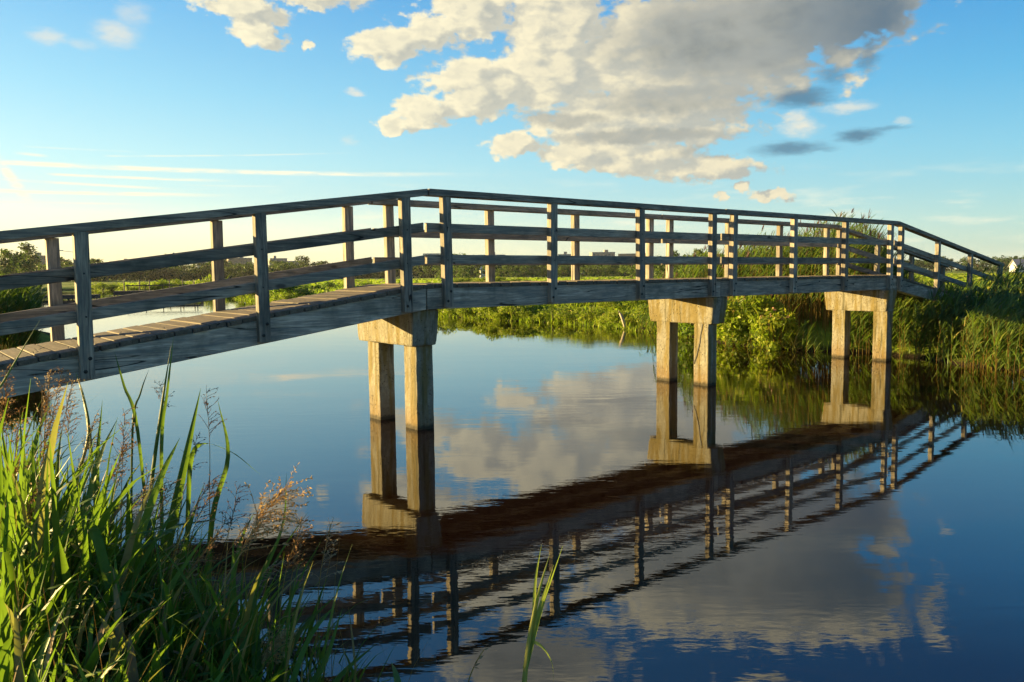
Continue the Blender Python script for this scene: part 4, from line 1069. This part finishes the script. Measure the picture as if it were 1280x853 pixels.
# trees
def tree_mesh(seed, kind):
    random.seed(seed); mb = MB(); tb = MB()
    if kind == 'round':
        n, H, R = 34, 1.0, .42
        for i in range(n):
            a = hrand(0, 6.28); d = R * random.random() ** .5; h = hrand(.12, .9); env = math.sin(min(1, max(0, (h + .08) / 1.02)) * math.pi) ** .55
            q = hrand(.08, .15); leaf_cloud(mb, (math.cos(a) * d * env, math.sin(a) * d * env, h), (q, q, q * .85), 46, .036, 0, .4)
    elif kind == 'tall':
        for i in range(34):
            h = hrand(.08, .95); env = (.17 * math.sin(math.pi * (h * .86 + .1))) ; a = hrand(0, 6.28)
            q = hrand(.06, .10); leaf_cloud(mb, (math.cos(a) * env * hrand(0, 1), math.sin(a) * env * hrand(0, 1), h), (q, q, q * 1.3), 46, .028, 0, .35)
    else:
        for i in range(40):
            a = hrand(0, 6.28); d = .62 * random.random() ** .5; h = hrand(.08, .86) * (1 - .35 * d); q = hrand(.10, .19)
            leaf_cloud(mb, (math.cos(a) * d, math.sin(a) * d, h), (q, q, q * .8), 44, .042, 0, .4)
    top = .75
    tb.tube([(0, 0, -.06), (.008, .004, .2), (0, .01, .5), (.01, 0, top)], [.028, .022, .014, .004], 6)
    for i in range(6):
        a = hrand(0, 6.28); h = hrand(.2, .5); l = hrand(.12, .3) * (.4 if kind == 'tall' else 1)
        tb.tube([(0, 0, h), (math.cos(a) * l * .5, math.sin(a) * l * .5, h + .12), (math.cos(a) * l, math.sin(a) * l, h + .28)], [.012, .008, .003], 4)
    return mb.mesh('crown', M['tree_leaf'] if seed % 2 else M['tree_leaf_dark']), tb.mesh('trunk', M['bark'])
TREES = {'round': [tree_mesh(301 + i, 'round') for i in range(4)], 'tall': [tree_mesh(321 + i, 'tall') for i in range(2)], 'wide': [tree_mesh(341 + i, 'wide') for i in range(4)]}
random.seed(77)
def place_tree(az, d, H, kind, label, group=None, wide=1.0, leaf=None):
    x_, y_ = polar(az, d); cm, tm = random.choice(TREES[kind])
    r = empty('tree', (x_, y_, .35), label, 'tree', group); r.rotation_euler = (0, 0, hrand(0, 6.28))
    w = H * wide * hrand(1.1, 1.5); r.scale = (w, w, H * hrand(1.05, 1.25))
    c = obj('crown', cm, r); obj('trunk', tm, r)
    if leaf: c.material_slots[0].link = 'OBJECT'; c.material_slots[0].material = leaf
place_tree(-32.3, 205, 7.6, 'wide', 'broad dark tree at the left edge under the handrail', None, 1.1)
place_tree(-31.1, 300, 10.8, 'tall', 'tall narrow tree standing before a grey block at far left', None, 1.3)
place_tree(-20.35, 380, 11.0, 'tall', 'left one of two slim poplars above the far treeline', None, 1.1)
place_tree(-19.8, 380, 10.6, 'tall', 'right one of two slim poplars above the far treeline', None, 1.1)
place_tree(-14.6, 380, 10.2, 'round', 'lone rounded tree poking up above the low grey slab block', None, .8)
place_tree(-4.1, 250, 8.6, 'wide', 'large dense dark tree right of the glass tower, behind the middle railings', None, .9)
place_tree(-23.2, 390, 11.0, 'tall', 'slim dark tree next to the small white block on the left treeline', None, 1.1)
def row(a0, a1, n, d0, d1, h0, h1, kinds, label, group, leaf=None):
    for i in range(n):
        place_tree(a0 + (a1 - a0) * (i + hrand(.1, .9)) / n, hrand(d0, d1), hrand(h0, h1), random.choice(kinds), label, group, hrand(.9, 1.2), leaf)
row(-33, -27, 20, 330, 400, 6.5, 9.0, ('wide', 'round'), 'hazy tree of the wood on the far left horizon', 'trees on the far left horizon')
row(-27.5, -16, 52, 320, 410, 5.0, 7.8, ('wide', 'round'), 'hazy tree in the dense left treeline beyond the water', 'trees of the left treeline')
row(-16, -5, 44, 310, 380, 4.8, 7.0, ('wide', 'round'), 'green tree in the far treeline seen above the rising deck', 'trees above the rising deck')
row(-6, 15.5, 84, 290, 370, 4.4, 7.2, ('wide', 'round', 'wide'), 'tree in the long far treeline behind the middle railings', 'trees of the middle treeline')
row(-5.5, 9.5, 26, 215, 245, 3.0, 4.4, ('round',), 'small round tree at the edge of the meadow behind the middle railings', 'round trees at the meadow edge', M['tree_leaf_light'])
row(8.5, 16, 12, 150, 190, 3.6, 5.2, ('wide', 'round'), 'fuller green tree in the treeline left of the tall reeds', 'fuller trees left of the reeds', M['tree_leaf_light'])
row(25, 34, 26, 350, 420, 5.0, 6.2, ('wide', 'round'), 'dark tree in the hedge line behind the bridge ramp at right', 'trees behind the bridge ramp')
# buildings on the horizon
WINM = {}
def block(az, d, w, h, dep, wall, label, cat='apartment block', cols=6, rows=3, roofbox=True, stripes=False, z0=.2):
    x_, y_ = polar(az, d); r = empty('apartment_block', (x_, y_, z0), label, cat)
    r.rotation_euler = (0, 0, math.atan2(fwd.y, fwd.x) - math.radians(az) - math.pi / 2 + random.uniform(-.25, .25))
    m = MB(); m.box(-w / 2, w / 2, 0, dep, 0, h); obj('wall', m.mesh('wall', wall), r)
    m = MB(); m.box(-w / 2 - .2, w / 2 + .2, -.2, dep + .2, h + .003, h + .5); rf = obj('roof', m.mesh('roof', M['roof_grey']), r)
    if roofbox:
        m = MB(); q = w * hrand(-.3, .2); m.box(q, q + w * .16, dep * .3, dep * .7, h + .503, h + 2.6); obj('roof_house', m.mesh('roof_house', M['block_grey']), rf)
    cw = w / cols; rh = (h - 1) / rows
    key = (round(cw, 2), round(rh, 2))
    if key not in WINM:
        m = MB(); m.box(-cw * .34, cw * .34, -.06, .12, 0, rh * (.9 if stripes else .55)); WINM[key] = m.mesh('window', M['pane'])
    for i in range(cols):
        for j in range(rows):
            obj('window', WINM[key], r, (-w / 2 + cw * (i + .5), 0, .9 + rh * j))
random.seed(5)
block(-30.9, 640, 26, 17, 12, M['block_brown'], 'hazy brown block behind the tall narrow tree at far left', cols=6, rows=4)
block(-26.0, 700, 16, 14, 12, M['block_grey'], 'low grey block hidden among the trees under the handrail, left', cols=4, rows=3)
block(-23.0, 690, 9, 18.5, 10, M['block_white'], 'small white block rising over the left treeline', cols=3, rows=4)
block(-21.0, 700, 11, 16, 10, M['block_white'], 'pale block left of the two slim poplars', cols=3, rows=3)
block(-18.7, 700, 19, 16.5, 12, M['block_brown'], 'brownish block right of the two slim poplars', cols=5, rows=3)
block(-16.2, 700, 14, 16, 12, M['block_grey'], 'wide low grey slab block beside the lone rounded tree', cols=4, rows=3)
block(-15.0, 720, 16, 14, 12, M['block_grey'], 'lower extension of the grey slab block, toward the lone tree', cols=4, rows=3, roofbox=False)
block(-5.7, 690, 14, 19, 12, M['block_white'], 'white tower with tall blue window strips behind the nearest pier posts', 'office tower', 5, 2, False, True)
block(-1.4, 650, 22, 16.5, 14, M['block_teal'], 'long teal office block behind the middle railings', 'office block', 6, 4)
block(.9, 660, 10, 15, 12, M['block_teal'], 'short teal annex right of the long teal office block', 'office block', 3, 4, False)
block(3.9, 680, 13, 17, 12, M['block_teal'], 'blue grey block left of the white slanted boom', 'office block', 4, 4)
block(6.6, 700, 20, 18.8, 14, M['block_grey'], 'tall grey slab whose roof shows above the lower rail', cols=6, rows=6)
block(8.6, 690, 24, 17.0, 14, M['block_brown'], 'wide brownish slab right of the tall grey one', cols=7, rows=5)
block(7.9, 520, 8, 10, 9, M['block_white'], 'small white block just right of the white slanted boom', cols=3, rows=3, roofbox=False)
block(12.0, 700, 12, 14.5, 12, M['block_white'], 'pale block near the middle pier, low in the treeline', cols=4, rows=3)
# house at the right edge
x_, y_ = polar(33.0, 320); hs_ = empty('house', (x_, y_, .3), 'white gabled house with a grey roof behind the reeds at the right edge', 'house'); hs_.rotation_euler = (0, 0, -.9)
m = MB(); m.box(-5, 5, -3.5, 3.5, 0, 2.0); m.add([(-5, -3.5, 2.0), (-5, 3.5, 2.0), (-5, 0, 4.2), (5, -3.5, 2.0), (5, 3.5, 2.0), (5, 0, 4.2)], [(0, 1, 2), (4, 3, 5)]); obj('wall', m.mesh('wall', M['block_white']), hs_)
m = MB()
for s in (-1, 1): m.box8([(-5.4, s * 4.0, 1.72), (5.4, s * 4.0, 1.72), (5.4, 0, 4.24), (-5.4, 0, 4.24), (-5.4, s * 4.0, 1.92), (5.4, s * 4.0, 1.92), (5.4, 0, 4.46), (-5.4, 0, 4.46)])
rf = obj('roof', m.mesh('roof', M['roof_grey']), hs_)
m = MB(); m.box(2, 2.7, -.5, .2, 3.8, 5.0); obj('chimney', m.mesh('chimney', M['block_brown']), rf)
m = MB(); m.box(-.5, .5, -3.56, -3.4, .7, 1.7); wm = m.mesh('window', M['pane'])
for q in (-3.3, -1.1, 1.1, 3.3): obj('window', wm, hs_, (q, 0, 0))
# white slanted boom
x_, y_ = polar(5.0, 330); bo = empty('boom_crane', (x_, y_, .4), 'white crane boom slanting up to the right in front of the far trees', 'crane')
c0 = Vector((0, 0, 0)); t_ = right * 5.0 + up * 4.6
m = MB(); m.tube([up * .9, up * .9 + t_], [.30, .16], 6); obj('boom', m.mesh('boom', M['white_paint']), bo)
m = MB(); m.box(-1.4, 1.0, -1.0, 1.0, .35, 1.5); m.box(-.4, .9, -.9, .2, 1.503, 2.3); obj('cab', m.mesh('cab', M['white_paint']), bo)
m = MB(); m.box(-1.7, 1.7, -1.2, -.7, 0, .347); m.box(-1.7, 1.7, .7, 1.2, 0, .347); obj('tracks', m.mesh('tracks', M['iron']), bo)
# small white silo and lattice mast
x_, y_ = polar(-2.05, 240); si = empty('silo', (x_, y_, .4), 'small white silo standing at the meadow edge behind the middle railings', 'silo')
m = MB(); m.tube([(0, 0, 0), (0, 0, 3.0)], .95, 12); obj('tank', m.mesh('tank', M['white_paint']), si)
m = MB(); m.tube([(0, 0, 3.003), (0, 0, 3.5)], [.97, .2], 12); obj('cap', m.mesh('cap', M['steel']), si)
x_, y_ = polar(1.9, 400); lm = empty('lattice_mast', (x_, y_, .4), 'thin grey lattice mast standing above the far trees, centre', 'mast')
m = MB()
for sx_, sy_ in ((-1, -1), (1, -1), (1, 1), (-1, 1)): m.tube([(sx_ * .5, sy_ * .5, 0), (sx_ * .14, sy_ * .14, 7.6)], .06, 4)
for k in range(8):
    h = .5 + k * .9; q = .5 - .36 * h / 7.6
    for s in (-1, 1): m.tube([(-q, s * q, h), (q * .9, s * q * .9, h + .8)], .04, 3); m.tube([(s * q, -q, h), (s * q * .9, q * .9, h + .8)], .04, 3)
obj('tower', m.mesh('tower', M['steel']), lm)
m = MB(); m.tube([(-1.0, 0, 6.9), (1.0, 0, 6.9)], .07, 4); obj('crossarm', m.mesh('crossarm', M['steel']), lm)
x_, y_ = polar(-28.6, 150); la = empty('street_lamp', (x_, y_, .4), 'thin street lamp with a long level arm at far left, half behind a railing post', 'street lamp')
m = MB(); m.tube([(0, 0, 0), (0, 0, 5.7)], [.09, .05], 6); obj('pole', m.mesh('pole', M['steel']), la)
e = -right * 2.3; m = MB(); m.tube([(0, 0, 5.65), Vector((e.x, e.y, 5.95))], [.045, .035], 5); obj('arm', m.mesh('arm', M['steel']), la)
m = MB(); m.tube([Vector((e.x * .8, e.y * .8, 5.93)), Vector((e.x * 1.15, e.y * 1.15, 5.97))], [.09, .07], 6); obj('lamp_head', m.mesh('lamp_head', M['steel']), la)

# evening air over the polder: one box of thin even haze
hz = MB(); hz.box(-5200, 5200, -3200, 5200, -2.4, 32)
hm = bpy.data.materials.new('evening_haze'); hm.use_nodes = True
nt = hm.node_tree; nt.nodes.clear(); o_ = nt.nodes.new('ShaderNodeOutputMaterial'); pv = nt.nodes.new('ShaderNodeVolumePrincipled')
pv.inputs['Color'].default_value = (.93, .93, .90, 1); pv.inputs['Density'].default_value = .00009; pv.inputs['Anisotropy'].default_value = .1
nt.links.new(pv.outputs[0], o_.inputs['Volume'])
tag(hz.build('haze', hm), 'thin pale evening haze lying over the whole flat landscape', 'haze', kind='stuff')
